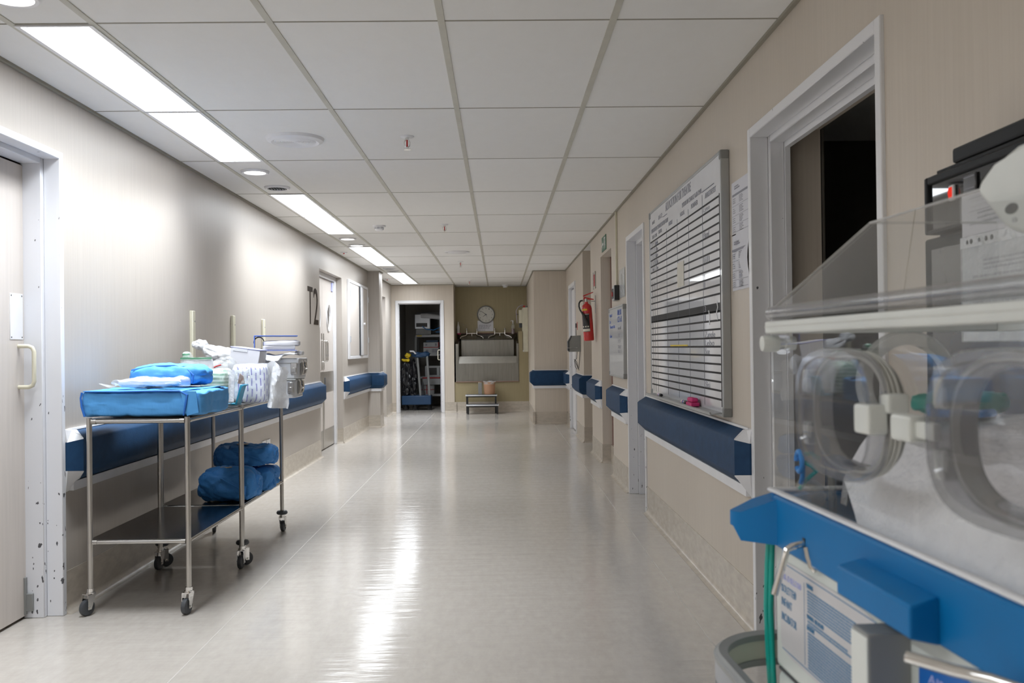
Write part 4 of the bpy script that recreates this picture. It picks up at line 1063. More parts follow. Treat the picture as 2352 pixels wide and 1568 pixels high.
t = thing('plastic_bag', 'long milky plastic bag slumped across the back of the far trolley', 'bag', (-1.775, 6.0, ZT + .001))
mb = MB()
Rp = Matrix.Rotation(math.radians(14), 3, 'Y')
mb.pack((.02, .0, .285), (.145, .065, .04), 3, 16, .018, 12, 4, Rp, pin=False).pack((-.13, 0, .345), (.045, .045, .035), 2.6, 12, .016, 18, 6, pin=False)
add('film', mb, 'whitebag', t, False)
add('content', MB().pack((0, 0, .125), (.125, .065, .125), 4, 12, .012, 9, 3), 'milky', t, False)
t = thing('clear_bag', 'clear bag of tubing with a red strip beside the white carton', 'bag', (-1.65, 5.655, ZT + .001))
add('film', MB().pack((0, 0, .135), (.068, .052, .135), 3.4, 16, .016, 12, 7), 'clearbag', t, False)
add('tubing', MB().tube([(.042 * math.cos(a * .8), .026 * math.sin(a * .8), .06 + .012 * a) for a in [i * .35 for i in range(40)]], .005, 7), 'milky', t, False)
add('red_strip', MB().tube([(-.065, -.052, .20), (-.03, -.06, .215), (-.005, -.06, .222)], .004, 6).tube([(.03, -.055, .05), (.045, -.055, .10), (.05, -.05, .14)], .004, 6), 'redm', t, False)
t = thing('instrument_pouch', 'pale peel pouch with a grey instrument, standing behind the blue pack', 'pouch', (-1.785, 5.56, ZT + .001))
add('pouch', MB().pack((0, 0, .135), (.095, .022, .135), 7, 12, .008, 9, 2), 'milky', t, False)
add('instrument', MB().pack((-.005, -.022, .175), (.055, .008, .035), 3, 8, .003, 9, 2), 'rust', t, False)
add('seal', MB().box(-.092, .092, -.024, -.020, .255, .268, .001, 1), 'gauze', t, False)
t = thing('striped_pouch', 'upright pouch edge with green stripes against the wall strip', 'pouch', (-1.885, 5.68, ZT + .001))
add('pouch', MB().pack((0, 0, .15), (.024, .03, .15), 4, 10, .012, 12, 2), 'gauze', t, False)
add('film', MB().pack((0, 0, .155), (.030, .036, .152), 3.5, 10, .016, 14, 6), 'clearbag', t, False)
t = thing('gauze_pack', 'green and white layered gauze pack in clear film beside the printed pack', 'pack', (-1.56, 5.16, ZT + .001))
add('gauze', MB().pack((0, 0, .105), (.075, .06, .10), 4, 14, .008, 8, 2), 'gauze', t, False)
add('film', MB().pack((.01, 0, .107), (.088, .072, .105), 4.5, 14, .014, 12, 4), 'clearbag', t, False)
add('seal', flap([(.09, -.05, .19), (.125, -.07, .20), (.12, -.07, .03), (.085, -.05, .03)], .002, 8, .008, 2), 'milky', t, False)
t = thing('plastic_tray', 'turquoise plastic tray edge under the gauze pack', 'tray', (-1.505, 5.315, ZT + .001))
add('tray', MB().prism([(-.10, -.06, 0), (.035, -.06, 0), (.062, -.06, .105), (.078, -.06, .108), (.078, -.06, .114), (.055, -.06, .114), (.028, -.06, .008), (-.10, -.06, .008)], (0, .09, 0), .002), 'turq', t, False)
t = thing('tissue_sachet', 'small film sachet with brownish content leaning on the printed pack', 'sachet', (-1.455, 5.30, ZT + .117))
add('content', MB().prism([(-.022, -.004, .004), (.020, -.004, .0), (.012, -.004, .045), (-.008, -.004, .062)], (0, .008, 0), .002), 'rust', t, False)
add('film', MB().pack((.008, 0, .042), (.042, .016, .042), 2.8, 10, .014, 20, 8), 'clearbag', t, False)

# ---- lower shelf
ZS = .335 + .0125
def bundle(c, h, label, seed, rot, e=4.0, top=.01):
    t = thing('wrapped_bundle', label, 'wrapped bundle', (c[0], c[1], c[2]), rot, 'blue wrapped bundles on the lower shelf')
    add('wrap', MB().pack((0, 0, h[2]), h, e, 24, .019, 8, seed, top=top), 'wrap2', t, False)
    add('fold', MB().tube([(-h[0] * .75, -h[1] * .72, h[2] * 1.72), (-h[0] * .1, -h[1] * .97, h[2] * 1.5), (h[0] * .55, -h[1] * 1.03, h[2] * .8), (h[0] * .75, -h[1] * .98, h[2] * .2)], .004, 8), 'wrap2', t, False)
    add('end_knot', MB().pack((h[0] * .93, 0, h[2] * 1.0), (h[0] * .12, h[1] * .5, h[2] * .55), 3, 10, .016, 16, seed + 3), 'wrap2', t, False)
    add('tape_strip', MB().pack((-h[0] * .1, -h[1] * .2, h[2] * 2.0 + top), (.035, .022, .004), 4, 6, .002, 20, seed), 'tape', t, False)
    return t
bundle((-1.585, 5.52, ZS), (.168, .13, .092), 'front blue wrapped bundle, largest on the lower shelf', 2, .05, 3.6)
bundle((-1.575, 5.93, ZS), (.165, .12, .068), 'lower rear blue wrapped bundle, under another on the lower shelf', 6, -.1, 5)
bundle((-1.59, 5.90, ZS + .160), (.185, .13, .060), 'upper blue wrapped bundle, resting on the rear one on the lower shelf', 11, .03, 5)
# ------------------------------------------------------------------ scrub sink alcove
t = thing('scrub_sink', 'wide stainless steel scrub sink filling the alcove under the clock', 'sink', (-.22, 18.2, .572))
xa, xb = -.83, .37
add('back_panel', MB().hexa([(-.74, 18.38, .96), (.29, 18.38, .96), (.29, 18.40, .96), (-.74, 18.40, .96), (-.74, 18.38, 1.385), (.29, 18.38, 1.385), (.29, 18.40, 1.385), (-.74, 18.40, 1.385)]), 'sinksteel', t)
add('ledge', MB().hexa([(-.74, 18.38, 1.375), (.29, 18.38, 1.375), (xb - .005, 18.545, 1.375), (xa, 18.545, 1.375), (-.74, 18.38, 1.388), (.29, 18.38, 1.388), (xb - .005, 18.545, 1.505), (xa, 18.545, 1.505)]), 'sinksteel', t)
add('basin', MB().box(-.76, .32, 17.93, 18.38, .90, .95), 'sinksteel', t)
add('front_rim', MB().hexa([(-.775, 17.855, .922), (.335, 17.855, .922), (.335, 17.90, .922), (-.775, 17.90, .922), (-.775, 17.90, 1.062), (.335, 17.90, 1.062), (.335, 17.93, 1.062), (-.775, 17.93, 1.062)], .004, 1), 'sinklight', t)
add('apron', MB().box(-.775, .335, 17.862, 17.90, .60, .922).box(-.775, .335, 17.845, 17.866, .585, .60), 'sinksteel', t)
add('side_panel', MB().hexa([(xa, 17.86, .575), (-.775, 17.86, .575), (-.775, 18.40, .575), (xa, 18.40, .575), (xa, 17.86, 1.30), (-.775, 17.86, 1.30), (-.775, 18.40, 1.40), (xa, 18.40, 1.40)]), 'sinksteel', t)
add('side_panel', MB().hexa([(.335, 17.86, .575), (xb, 17.86, .575), (xb, 18.40, .575), (.335, 18.40, .575), (.335, 17.86, 1.30), (xb, 17.86, 1.30), (xb, 18.40, 1.40), (.335, 18.40, 1.40)]), 'sinksteel', t)
struct('trim_8', MB().box(xa, xb, 18.535, 18.55, 1.505, 1.52).box(xa, xb, 17.845, 17.87, .572, .585), 'rust')
def tap(x0, label):
    t = thing('wall_tap', label, 'tap', (x0, 18.49, 1.51), 0, 'elbow taps over the sink')
    mb = MB().cyl((-.10, 0, 0), (.10, 0, 0), .011, 14)
    for x in (-.10, .10): mb.lathe([(.001, -.03), (.016, -.026), (.017, .02), (.013, .04), (.013, .052), (.001, .052)], (x, 0, 0), n=18).cyl((x, 0, 0), (x, .055, 0), .014, 12)
    add('body', mb, 'chrome', t, False)
    for x, s_ in ((-.10, -1), (.10, 1)):
        add('spout', MB().tube([(x, 0, -.02), (x + s_ * .02, -.02, -.045), (x + s_ * .07, -.04, -.055), (x + s_ * .115, -.06, -.075), (x + s_ * .130, -.07, -.105)], .0105, 12), 'chrome', t, False)
        lv = add('lever', MB().cyl((x, 0, .05), (x, -.01, .085), .008, 10).tube([(x, 0, .08), (x - .004, -.03, .085), (x - .006, -.06, .083)], .006, 8), 'chrome', t, False)
        add('knob', MB().lathe([(.001, .070), (.018, .074), (.020, .088), (.014, .098), (.001, .100)], (x, -.012, 0), n=16), 'chrome', lv, False)
    add('down_pipe', MB().cyl((0, 0, -.105), (0, 0, 0), .011, 12), 'chrome', t, False)
tap(-.535, 'left chrome elbow tap pair over the sink, nearer the spray bottle')
tap(.02, 'right chrome elbow tap pair over the sink, nearer the red soap')

t = thing('wall_clock', 'round white wall clock above the sink', 'clock', (-.252, 18.55, 1.88))
add('case', MB().lathe([(.001, 0), (.172, 0), (.176, .02), (.170, .045), (.160, .048), (.156, .036), (.156, .010), (.001, .010)], axis='-Y', n=48), 'greypl', t, False)
fc = add('face', MB().lathe([(.001, .020), (.156, .020), (.156, .012), (.001, .012)], axis='-Y', n=48), 'clockface', t, False)
nm = []
for k in range(1, 13):
    a = PI / 2 - k * PI / 6; s_ = str(k); ww = .012 if len(s_) == 1 else .022
    nm.append(text(s_, 'E', (.126 * math.cos(a) - ww / 2, -.0215, .126 * math.sin(a) - .011), .022, ww, .001, .01))
add('numerals', join(*nm), 'ink', fc, False)
def hand(ang, L, w_, tail, mat, nm_, y):
    a = PI / 2 - ang; d = Vector((math.cos(a), 0, math.sin(a))); n = Vector((-d.z, 0, d.x))
    o = Vector((0, y, 0)); add(nm_, MB().prism([o - d * tail - n * w_, o - d * tail + n * w_, o + d * L + n * w_ * .6, o + d * L - n * w_ * .6], (0, -.002, 0)), mat, fc, False)
hand(math.radians(235), .075, .005, .015, 'ink', 'hour_hand', -.023)
hand(math.radians(306), .118, .004, .02, 'ink', 'minute_hand', -.026)
hand(math.radians(160), .07, .0025, .02, 'inkgrey', 'second_hand', -.029)
t = thing('paper_notice', 'white printed notice below the clock', 'paper sheet', (-.265, 18.55, 1.55))
add('sheet', MB().box(-.42, -.107, 18.546, 18.5485, 1.55, 1.76), 'paper', t)
add('print', lines('E', (-.42, 18.5455, 1.55), textrows(.03, .115, .045, .26, .011, .022, .35, 3) + textrows(.03, .018, .012, .16, .009, .022, .4, 5)), 'inkgrey', t)
t = thing('spray_bottle', 'slim white spray bottle with a pink cap at the left end of the sink', 'bottle', (-.80, 18.47, 1.49))
add('bottle', MB().lathe([(.001, 0), (.026, .002), (.028, .02), (.027, .12), (.030, .14), (.022, .165), (.010, .21), (.006, .25), (.001, .25)], n=22), 'white', t, False)
add('base_cap', MB().lathe([(.02, 0), (.036, .002), (.036, .022), (.02, .024)], (.01, -.01, 0), n=20), 'pink', t, False)
add('spout_tube', MB().tube([(0, 0, .24), (.05, 0, .22), (.12, 0, .19), (.17, 0, .165)], .003, 6), 'clearbag', t, False)
t = thing('soap_bottle', 'clear pump bottle with dark red soap at the right end of the sink', 'bottle', (.28, 18.47, 1.49))
add('liquid', MB().lathe([(.001, .002), (.033, .003), (.034, .10), (.001, .10)], n=24), 'soapred', t, False)
add('bottle', MB().lathe([(.001, 0), (.035, .001), (.036, .15), (.026, .19), (.012, .20), (.001, .20)], n=24), 'clearbag', t, False)
add('pump', MB().cyl((0, 0, .20), (0, 0, .245), .010, 12).cyl((0, 0, .245), (0, 0, .262), .016, 12).tube([(0, 0, .258), (-.03, -.01, .262), (-.045, -.012, .25)], .006, 8), 'white', t, False)

t = thing('cream_cupboard', 'narrow cream wall cupboard at the right side of the sink alcove', 'cupboard', (.515, 17.98, 1.13))
add('body', MB().box(.462, .558, 17.86, 18.10, 1.135, 1.985, .004, 1), 'cream', t)
add('door_edge', MB().box(.448, .462, 17.87, 18.09, 1.15, 1.97, .003, 1), 'cream', t)
add('foot_block', MB().box(.455, .47, 17.855, 17.87, 1.14, 1.17), 'white', t)
t = thing('towel_dispenser', 'cream dispenser box on the alcove side with paper behind the sink soap', 'dispenser', (.43, 18.0, 1.68))
add('housing', MB().box(.385, .447, 17.90, 18.08, 1.685, 1.94, .006), 'cream', t)
add('outlet', MB().box(.39, .445, 17.93, 18.05, 1.60, 1.685, .006), 'greyrub', t)
t = thing('hanging_gloves', 'pale lilac bag drooping over the dispenser in the sink alcove', 'bag', (.36, 18.02, 1.69))
g = []
for i in range(9):
    u = i / 8; row = []
    for j in range(7):
        v = j / 6; a = PI * (.5 + .5 * u)
        x = .47 + .135 * math.cos(a) if u < .999 else .335; z = 1.90 + .125 * math.sin(a)
        if u > .6: x = .335 + .05 * (u - .6); z = 1.935 - .62 * (u - .6) if u > .6 else z
        row.append((x, 17.89 + .12 * v, z + .004 * math.sin(v * 7 + i)))
    g.append(row)
add('film', MB().sheet(g, .006), 'lilacbag', t)
add('print', MB().box(.343, .352, 17.884, 17.889, 1.84, 1.865).box(.36, .372, 17.884, 17.889, 1.845, 1.862), 'ink', t)
t = thing('small_boxes', 'small red and grey packet on top of the cream cupboard', 'packet', (.50, 17.98, 1.986))
add('packet', MB().box(.47, .51, 17.9, 18.04, 1.986, 2.02, .002, 1), 'redm', t)
add('sleeve', MB().box(.512, .552, 17.9, 18.04, 1.986, 2.015, .002, 1), 'greypl', t)

# step stool and bucket in front of the sink
t = thing('step_stool', 'two-tread step stool with pale treads on the floor before the sink', 'step stool', (-.34, 17.5, 0))
for x0_, x1_, y0_, y1_, z in ((-.30, .295, .0, .26, .318), (-.28, .325, -.26, .0, .150)):
    tr = add('tread', MB().box(x0_, x1_, y0_, y1_, z, z + .025, .004, 1), 'alu', t, False)
    add('tread_mat', MB().box(x0_ + .015, x1_ - .015, y0_ + .012, y1_ - .012, z + .025, z + .029), 'greyrub', tr, False)
for x in (-.27, .265):
    for y, h, dx in ((.23, .318, 0), (.02, .318, 0), (-.24, .150, .03)): add('leg', MB().box(x - .016 + dx, x + .016 + dx, y - .016, y + .016, 0, h), 'black', t, False)
add('brace', MB().box(-.27, .265, .215, .240, .10, .125).box(-.27, .265, .20, .24, .29, .318), 'black', t, False)
t = thing('bucket', 'peach plastic bin with a clear liner on the step stool', 'bucket', (-.19, 17.63, .348))
add('pail', MB().lathe([(.001, 0), (.095, 0), (.10, .01), (.110, .215), (.113, .225), (.106, .225), (.098, .02), (.001, .012)], n=32), 'bucket', t, False)
g = [[((.112 + .02 * math.sin(a * 5) * k) * math.cos(a), (.112 + .02 * math.sin(a * 5) * k) * math.sin(a), .19 + .06 * k + .012 * math.sin(a * 7) * k) for k in (0, .5, 1)] for a in [i * 2 * PI / 30 for i in range(31)]]
add('liner', MB().sheet(g, .0015), 'clearbag', t, False)
t = thing('grey_carton', 'small grey carton behind the peach bin on the step stool', 'carton', (-.366, 17.66, .348))
add('carton', MB().box(-.035, .035, -.05, .05, 0, .215, .003, 1), 'greypl', t, False)
add('flap', MB().box(-.036, .036, -.052, .052, .215, .222, .002, 1), 'tape', t, False)

# ------------------------------------------------------------------ store room beyond the end doorway
def sp(x, y, Y=19.55): return ((x - 1147) * Y / 2150, 1.22 - (y - 802 - (1147 - x) * -.012) * Y / 2150)
SY = 19.5
t = thing('storage_rack', 'grey steel storage rack at the back of the store room', 'rack', (-1.1, 19.75, 0))
x0, x1 = -1.73, -.35
for x in (x0, x1):
    for y in (19.5, 20.0): add('post', MB().box(x - .022, x + .022, y - .02, y + .02, 0, 1.47), 'greypl', t)
for z, th in ((1.46, .05), (1.07, .035), (.60, .035), (.23, .045)): add('shelf', MB().box(x0, x1, 19.48, 20.02, z, z + th, .002, 1), 'oven', t)
add('shelf_label', MB().box(-1.71, -1.60, 19.474, 19.48, 1.475, 1.495), 'yellow', t)
add('red_edge', MB().box(-1.60, -.40, 19.470, 19.48, .60, .625), 'redm', t)
add('drawer_front', MB().box(-1.6, -.4, 19.475, 19.50, .47, .595, .003, 1), 'oven', t)
t = thing('carton_box', 'white carton with barcode print on the middle rack shelf', 'carton', (-1.40, 19.66, 1.106), 0, 'white cartons on the rack')
add('carton', MB().box(-1.575, -1.26, 19.52, 19.80, 1.106, 1.245, .003, 1), 'oven', t)
add('print', lines('E', (-1.575, 19.519, 1.106), [(.17 + .014 * k, .03, .006 + .004 * (k % 3), .08) for k in range(9)] + [(.05, .04, .05, .05)]), 'inkgrey', t)
add('red_edge', MB().box(-1.578, -1.258, 19.517, 19.52, 1.238, 1.25), 'redm', t)
t = thing('carton_box', 'thinner white carton with red edges stacked on the barcode carton', 'carton', (-1.40, 19.66, 1.252), 0, 'white cartons on the rack')
add('carton', MB().box(-1.575, -1.27, 19.52, 19.80, 1.252, 1.35, .003, 1), 'oven', t)
add('print', lines('E', (-1.575, 19.519, 1.252), [(.04, .03, .04, .035), (.24, .025, .04, .05)]), 'inkgrey', t)
add('red_edge', MB().box(-1.27, -1.255, 19.517, 19.80, 1.252, 1.35), 'redm', t)
solo('blue_folder', MB().box(-1.52, -1.27, 19.54, 19.80, 1.352, 1.395, .006), 'trolleyblue', 'blue folder on top of the stacked cartons in the store room', 'folder', (-1.40, 19.66, 1.352))
t = thing('microwave', 'pale microwave-like device with dark window on the rack', 'appliance', (-1.22, 19.68, .636))
add('shell', MB().box(-1.545, -1.0, 19.50, 19.86, .636, .86, .008), 'oven', t)
add('window', MB().box(-1.47, -1.30, 19.494, 19.50, .67, .82), 'black', t)
add('keypad', MB().box(-1.25, -1.02, 19.495, 19.50, .66, .83), 'greypl', t)
t = thing('carton_box', 'red and white carton on the lowest rack shelf', 'carton', (-1.48, 19.66, .276), 0, 'white cartons on the rack')
add('carton', MB().box(-1.66, -1.36, 19.53, 19.8, .276, .465, .003, 1), 'oven', t)
add('red_edge', MB().box(-1.52, -1.505, 19.526, 19.53, .276, .465).box(-1.66, -1.36, 19.526, 19.53, .36, .372), 'redm', t)
t = thing('monitor', 'silver equipment unit on a swing arm before the dark store room screen', 'monitor', (-1.45, 19.6, 1.51))
add('housing', MB().box(-1.74, -1.42, 19.40, 19.62, 1.63, 1.93, .01), 'alu', t)
add('vent_panel', MB().box(-1.71, -1.48, 19.392, 19.40, 1.67, 1.75), 'black', t)
add('foot', MB().box(-1.72, -1.40, 19.40, 19.70, 1.512, 1.63, .01), 'greypl', t)
add('swing_arm', MB().tube([(-1.60, 19.42, 1.90), (-1.48, 19.38, 1.90), (-1.20, 19.34, 1.86), (-.90, 19.32, 1.80)], .05, 12), 'white', t)
add('cable', MB().tube([(-1.58, 19.36, 1.68), (-1.50, 19.33, 1.62), (-1.35, 19.30, 1.60), (-1.15, 19.30, 1.68), (-1.0, 19.30, 1.80)], .008, 8).tube([(-1.3, 19.32, 1.56), (-1.15, 19.3, 1.56), (-1.0, 19.3, 1.62)], .007, 8), 'bluetube', t)
t = thing('viewing_screen', 'white framed dark screen on the back wall of the store room', 'screen', (-1.46, 20.58, 1.6))
add('frame', MB().box(-1.80, -1.28, 20.56, 20.60, 1.55, 2.02, .004, 1), 'oven', t)
add('glass', MB().box(-1.74, -1.34, 20.555, 20.56, 1.61, 1.96), 'black', t)

t = thing('cleaning_trolley', 'blue cleaning trolley with black bags in the store room doorway', 'cleaning trolley', (-1.68, 18.75, 0))
add('base_tray', MB().box(-1.94, -1.36, 18.55, 18.95, .11, .29, .015), 'trolleyblue', t)
for x, y in ((-1.88, 18.6), (-1.70, 18.58), (-1.42, 18.6), (-1.88, 18.9), (-1.42, 18.9)):
    f, w = MB(), MB(); caster(f, w, x, y, .6); add('caster', f, 'black', t); add('wheel', w, 'black', t)
add('post', MB().tube([(-1.575, 18.66, .29), (-1.63, 18.66, 1.07)], .024, 12), 'greypl', t)
add('post', MB().tube([(-1.395, 18.66, .29), (-1.435, 18.66, 1.07)], .024, 12), 'greypl', t)
add('top_bag', MB().pack((-1.57, 18.70, 1.10), (.19, .09, .055), 3, 12, .03, 9, 2), 'trolleyblue', t)
add('black_bag', MB().pack((-1.86, 18.70, .66), (.10, .10, .38), 3, 16, .05, 6, 3).pack((-1.74, 18.78, .62), (.09, .10, .40), 3, 16, .05, 6, 8), 'blackbag', t)
add('yellow_cover', MB().pack((-1.86, 18.66, .99), (.085, .07, .035), 3, 10, .02, 10, 3).pack((-1.82, 18.70, 1.07), (.05, .05, .05), 3, 10, .03, 10, 5), 'yellow', t)
add('spray_head', MB().tube([(-1.66, 18.6, 1.12), (-1.70, 18.58, 1.17), (-1.77, 18.58, 1.17)], .016, 10), 'white', t)
add('mop_handle', MB().tube([(-1.50, 18.72, .30), (-1.55, 18.75, .55)], .018, 10), 'black', t)
# ------------------------------------------------------------------ black warming cabinet against the right wall
t = thing('warming_cabinet', 'tall black framed cabinet with dark glass behind the incubator', 'cabinet', (.99, 1.45, 0))
ya, yb = .75, 2.0
add('carcass', MB().box(.95, 1.07, ya, yb, .06, 1.575, .004, 1), 'frameblack', t)
add('plinth', MB().box(.97, 1.065, ya + .03, yb - .03, 0, .06), 'black', t)
add('top_cover', MB().box(.945, 1.07, ya, 1.93, 1.590, 1.622, .006).box(.93, 1.07, ya, 1.965, 1.575, 1.582, .001, 1), 'frameblack', t)
add('control_frame', MB().box(.918, .95, yb - .014, yb, 1.45, 1.572, .003, 1).box(.918, .95, ya, yb - .014, 1.555, 1.572, .003, 1).box(.918, .95, ya, yb - .014, 1.45, 1.458, .002, 1), 'frameblack', t)
add('control_glass', MB().box(.925, .95, ya, yb - .014, 1.458, 1.555), 'glassblack', t)
sw = add('power_switch', MB().box(.918, .925, 1.872, 1.892, 1.507, 1.538, .002, 1), 'white', t)
add('rocker', MB().prism([(.9175, 1.875, 1.511), (.9155, 1.875, 1.523), (.9175, 1.875, 1.534)], (0, .014, 0)), 'redled', sw)
ds = add('display', MB().box(.919, .925, 1.785, 1.832, 1.50, 1.548, .002, 1), 'panelgrey', t)
add('display_lines', MB().box(.9183, .919, 1.788, 1.829, 1.518, 1.5195).box(.9183, .919, 1.788, 1.829, 1.541, 1.5425), 'inkgrey', ds)
dr = add('door', MB().box(.918, .948, ya, yb, .10, 1.44, .004, 1), 'frameblack', t)
add('door_glass', MB().box(.9165, .9195, ya + .04, yb - .035, .14, 1.415), 'panelgrey', dr)
t = thing('printed_sheet', 'white printed sheet stuck on the black cabinet, upper one', 'paper sheet', (.914, 1.65, 1.425))
add('sheet', MB().box(.9130, .9140, 1.46, 1.826, 1.425, 1.51), 'paper', t)
add('print', lines('R', (.9128, 1.826, 1.425), [(.03, z, .30, .0012) for z in (.02, .045, .07)] + textrows(.06, .038, .012, .2, .0035, .009, .3, 4)), 'inkgrey', t)
t = thing('paper_wallet', 'crinkled clear wallet of papers hung on the black cabinet', 'paper sheet', (.912, 1.62, 1.22))
add('sheet', MB().box(.9125, .9135, 1.44, 1.826, 1.222, 1.405), 'paper', t)
add('print', lines('R', (.9122, 1.826, 1.222), textrows(.08, .15, .13, .2, .004, .008, .2, 5) + textrows(.04, .12, .04, .3, .005, .010, .1, 6)), 'inkgrey', t)
g = [[(.9105 + .0012 * noise.noise(Vector((i * .9, j * .9, 2))), 1.828 - .39 * i / 16, 1.42 - .20 * j / 10) for j in range(11)] for i in range(17)]
add('film', MB().sheet(g, .0008), 'clearbag', t)
add('punched_strip', MB().box(.9095, .9105, 1.44, 1.828, 1.402, 1.424), 'milky', t)
add('punch_holes', MB().cyl((.9090, 1.80, 1.413), (.9096, 1.80, 1.413), .004, 10).cyl((.9090, 1.785, 1.413), (.9096, 1.785, 1.413), .005, 10).cyl((.9090, 1.755, 1.413), (.9096, 1.755, 1.413), .004, 10).cyl((.9090, 1.73, 1.413), (.9096, 1.73, 1.413), .005, 10).cyl((.9090, 1.71, 1.413), (.9096, 1.71, 1.413), .005, 10), 'greyrub', t)

# ------------------------------------------------------------------ infant incubator (local frame: x = depth towards the wall, y = away from camera)
OX, OY = .438, 1.5
inc = thing('incubator', 'clear hooded infant incubator on a blue rimmed white stand, right foreground', 'incubator', (OX, OY, 0), .05)
LEN, DEP = .92, .39
def I(a, b, z): return (b, -a, z)
def ibox(mb, a0, a1, b0, b1, z0, z1, bev=0, seg=2): return mb.box(b0, b1, -a1, -a0, z0, z1, bev, seg)
def ia(name, mb, mat, par=None): return add(name, mb, mat, par or inc, False)
AXI = ((0, -1, 0), (0, 0, 1), (-1, 0, 0))     # plane of the front panel: 2-D x = a, y = z

# stand
body = ia('body', ibox(MB(), 0, LEN, 0, DEP - .02, .706, .912, .010, 3), 'bodywhite')
cab = ia('cabinet', ibox(MB(), .0, LEN, .002, DEP - .02, .13, .702, .012, 3), 'bodywhite')
ia('seam', ibox(MB(), .004, LEN - .004, .004, DEP - .03, .702, .706), 'greyrub', cab)
ia('cabinet_door', ibox(MB(), .03, LEN - .03, -.006, .002, .18, .66, .003, 1), 'bodywhite', cab)
base = ia('base_frame', ibox(MB(), -.02, LEN + .02, .0, DEP, .085, .13, .012), 'bumper')
for a in (.04, LEN - .04):
    for b in (.04, DEP - .04):
        f, w = MB(), MB(); caster(f, w, b, -a, 2.2, .095); c_ = ia('caster', f, 'greypl', base); ia('wheel', w, 'greyrub', c_)
# bumper band round the stand
path = [(DEP + .06, .06)] + [(.01 + .115 * math.cos(PI / 2 + PI / 2 * i / 12), -.06 + .12 * math.sin(PI / 2 + PI / 2 * i / 12)) for i in range(13)] + [(-.105, -.9)]
def band(d0, d1, z0, z1): return sweep(MB(), path, 1, [(d0, z0), (d1, z0), (d1, z1), (d0, z1)])
bp_ = ia('bumper_band', band(-.006, .010, .690, .740), 'bumper')
ia('bumper_lining', band(.010, .012, .700, .731), 'bumperin', bp_)
ia('bumper_bead', sweep(MB(), path, 1, [(.008, .729), (.014, .731), (.014, .741), (.0, .744), (-.008, .738), (-.006, .729)]), 'greypl', bp_)
ia('bumper_bead', sweep(MB(), path, 1, [(-.006, .689), (.012, .689), (.014, .700), (.006, .702), (-.006, .701)]), 'greypl', bp_)
# blue shroud
sh = MB()
ibox(sh, .03, LEN, -.012, .002, .905, .984, .004); ibox(sh, .0, LEN, DEP - .002, DEP + .012, .905, .984, .004)
ibox(sh, -.012, .002, -.0, DEP, .905, .984, .004); ibox(sh, LEN - .002, LEN + .012, -.012, DEP + .012, .905, .984, .004)
shroud = ia('shroud', sh, 'incblue')
pl0 = [(.05, -.012), (.012, -.058), (-.002, -.066), (-.018, -.066), (-.045, -.02), (-.05, .05), (.03, .05)]
zt_ = [.979, .954, .953, .953, .966, .984, .984]; zb_ = [.908, .909, .930, .930, .915, .906, .906]
ia('corner_bumper', MB().loft([[I(a, b, z) for (a, b), z in zip(pl0, zb_)], [I(a, b, z) for (a, b), z in zip(pl0, zt_)]]), 'incblue', shroud)
st = MB().prism([(-.010, -.535, .957), (-.044, -.535, .948), (-.044, -.535, .913), (-.010, -.535, .905)], (0, .185, 0), .003)
ia('grip_step', st, 'incblue', shroud)
ia('rim', ibox(MB(), .0, LEN, -.008, .004, .984, .990, .002, 1).box(-.008, DEP + .004, -.004, .008, .984, .990, .002, 1), 'white', shroud)
ia('deck', ibox(MB(), .004, LEN - .004, .004, DEP - .004, .913, .921), 'tray')
hk = MB().tube([I(.161, -.012, .934), I(.161, -.030, .930), I(.160, -.037, .926), I(.160, -.041, .912), I(.160, -.056, .862)], .0052, 12)
ia('hook', hk, 'chrome'); ia('hook_slot', MB().prism([I(.157 + .0 , -.0125, .928), I(.166, -.0125, .928), I(.166, -.0125, .942), I(.157, -.0125, .942)], (-.0006, 0, 0)), 'black', shroud)
ia('hook_clip', MB().tube([I(.172, -.013, .930), I(.178, -.013, .918), I(.184, -.011, .906), I(.19, -.007, .901)], .004, 8), 'chrome')
ia('hook', MB().tube([I(.70, -.012, .916), I(.66, -.030, .916), I(.64, -.055, .918), I(.61, -.085, .922)], .006, 12), 'chrome')
# labels on the body
LO = I(0, -.0006, 0)
def outl(pts, th=.0006, o=LO): 
    x, y, z = [Vector(q) for q in AXI]; return MB().prism([Vector(o) + x * p[0] + y * p[1] for p in pts], z * th)
lb_ = ia('label', outl(oval(.20, .812, .172, .073, 40, 9)), 'labelgrey', body)
LO2 = I(0, -.0013, 0)
ia('label_border', lines(AXI, LO2, [(.036, .745, .33, .0012), (.036, .879, .33, .0012), (.130, .75, .0010, .12)], .0003), 'printblue', lb_)
tx = [text(s_, AXI, I(.036, -.0015, z), h, w_, .0004) for s_, z, h, w_ in (('ISOLETTE\u00ae', .8345, .0125, .062), ('INFANT', .8135, .012, .044), ('INCUBATOR', .790, .0125, .062))]
ia('label_title', join(*tx), 'printblue', lb_)
ia('label_maker', text('AIR-SHIELDS\u00ae', AXI, I(.037, -.0015, .8545), .010, .082, .0004), 'lilac', lb_)
tx = [text(s_, AXI, I(.140, -.0015, z), .006, w_, .0004, .03) for s_, z, w_ in (('WARNING', .866, .024), ('WARNING  FIRE HAZARD', .8215, .062), ('IMPORTANT', .805, .028))]
ia('label_headings', join(*tx), 'printblue', lb_)
ia('label_text', lines(AXI, LO2, textrows(.143, .860, .829, .175, .0022, .0042, .25, 3) + textrows(.143, .8165, .811, .17, .0022, .0042, .3, 5) + textrows(.143, .7995, .748, .18, .0022, .0042, .2, 7), .0004), 'printblue', lb_)
cbx = ia('control_box', ibox(MB(), .407, .449, -.050, .002, .60, .893, .003), 'greypl', body)
ia('front_plate', ibox(MB(), .4065, .4475, -.0512, -.048, .60, .888, .001, 1), 'offwhite', cbx)
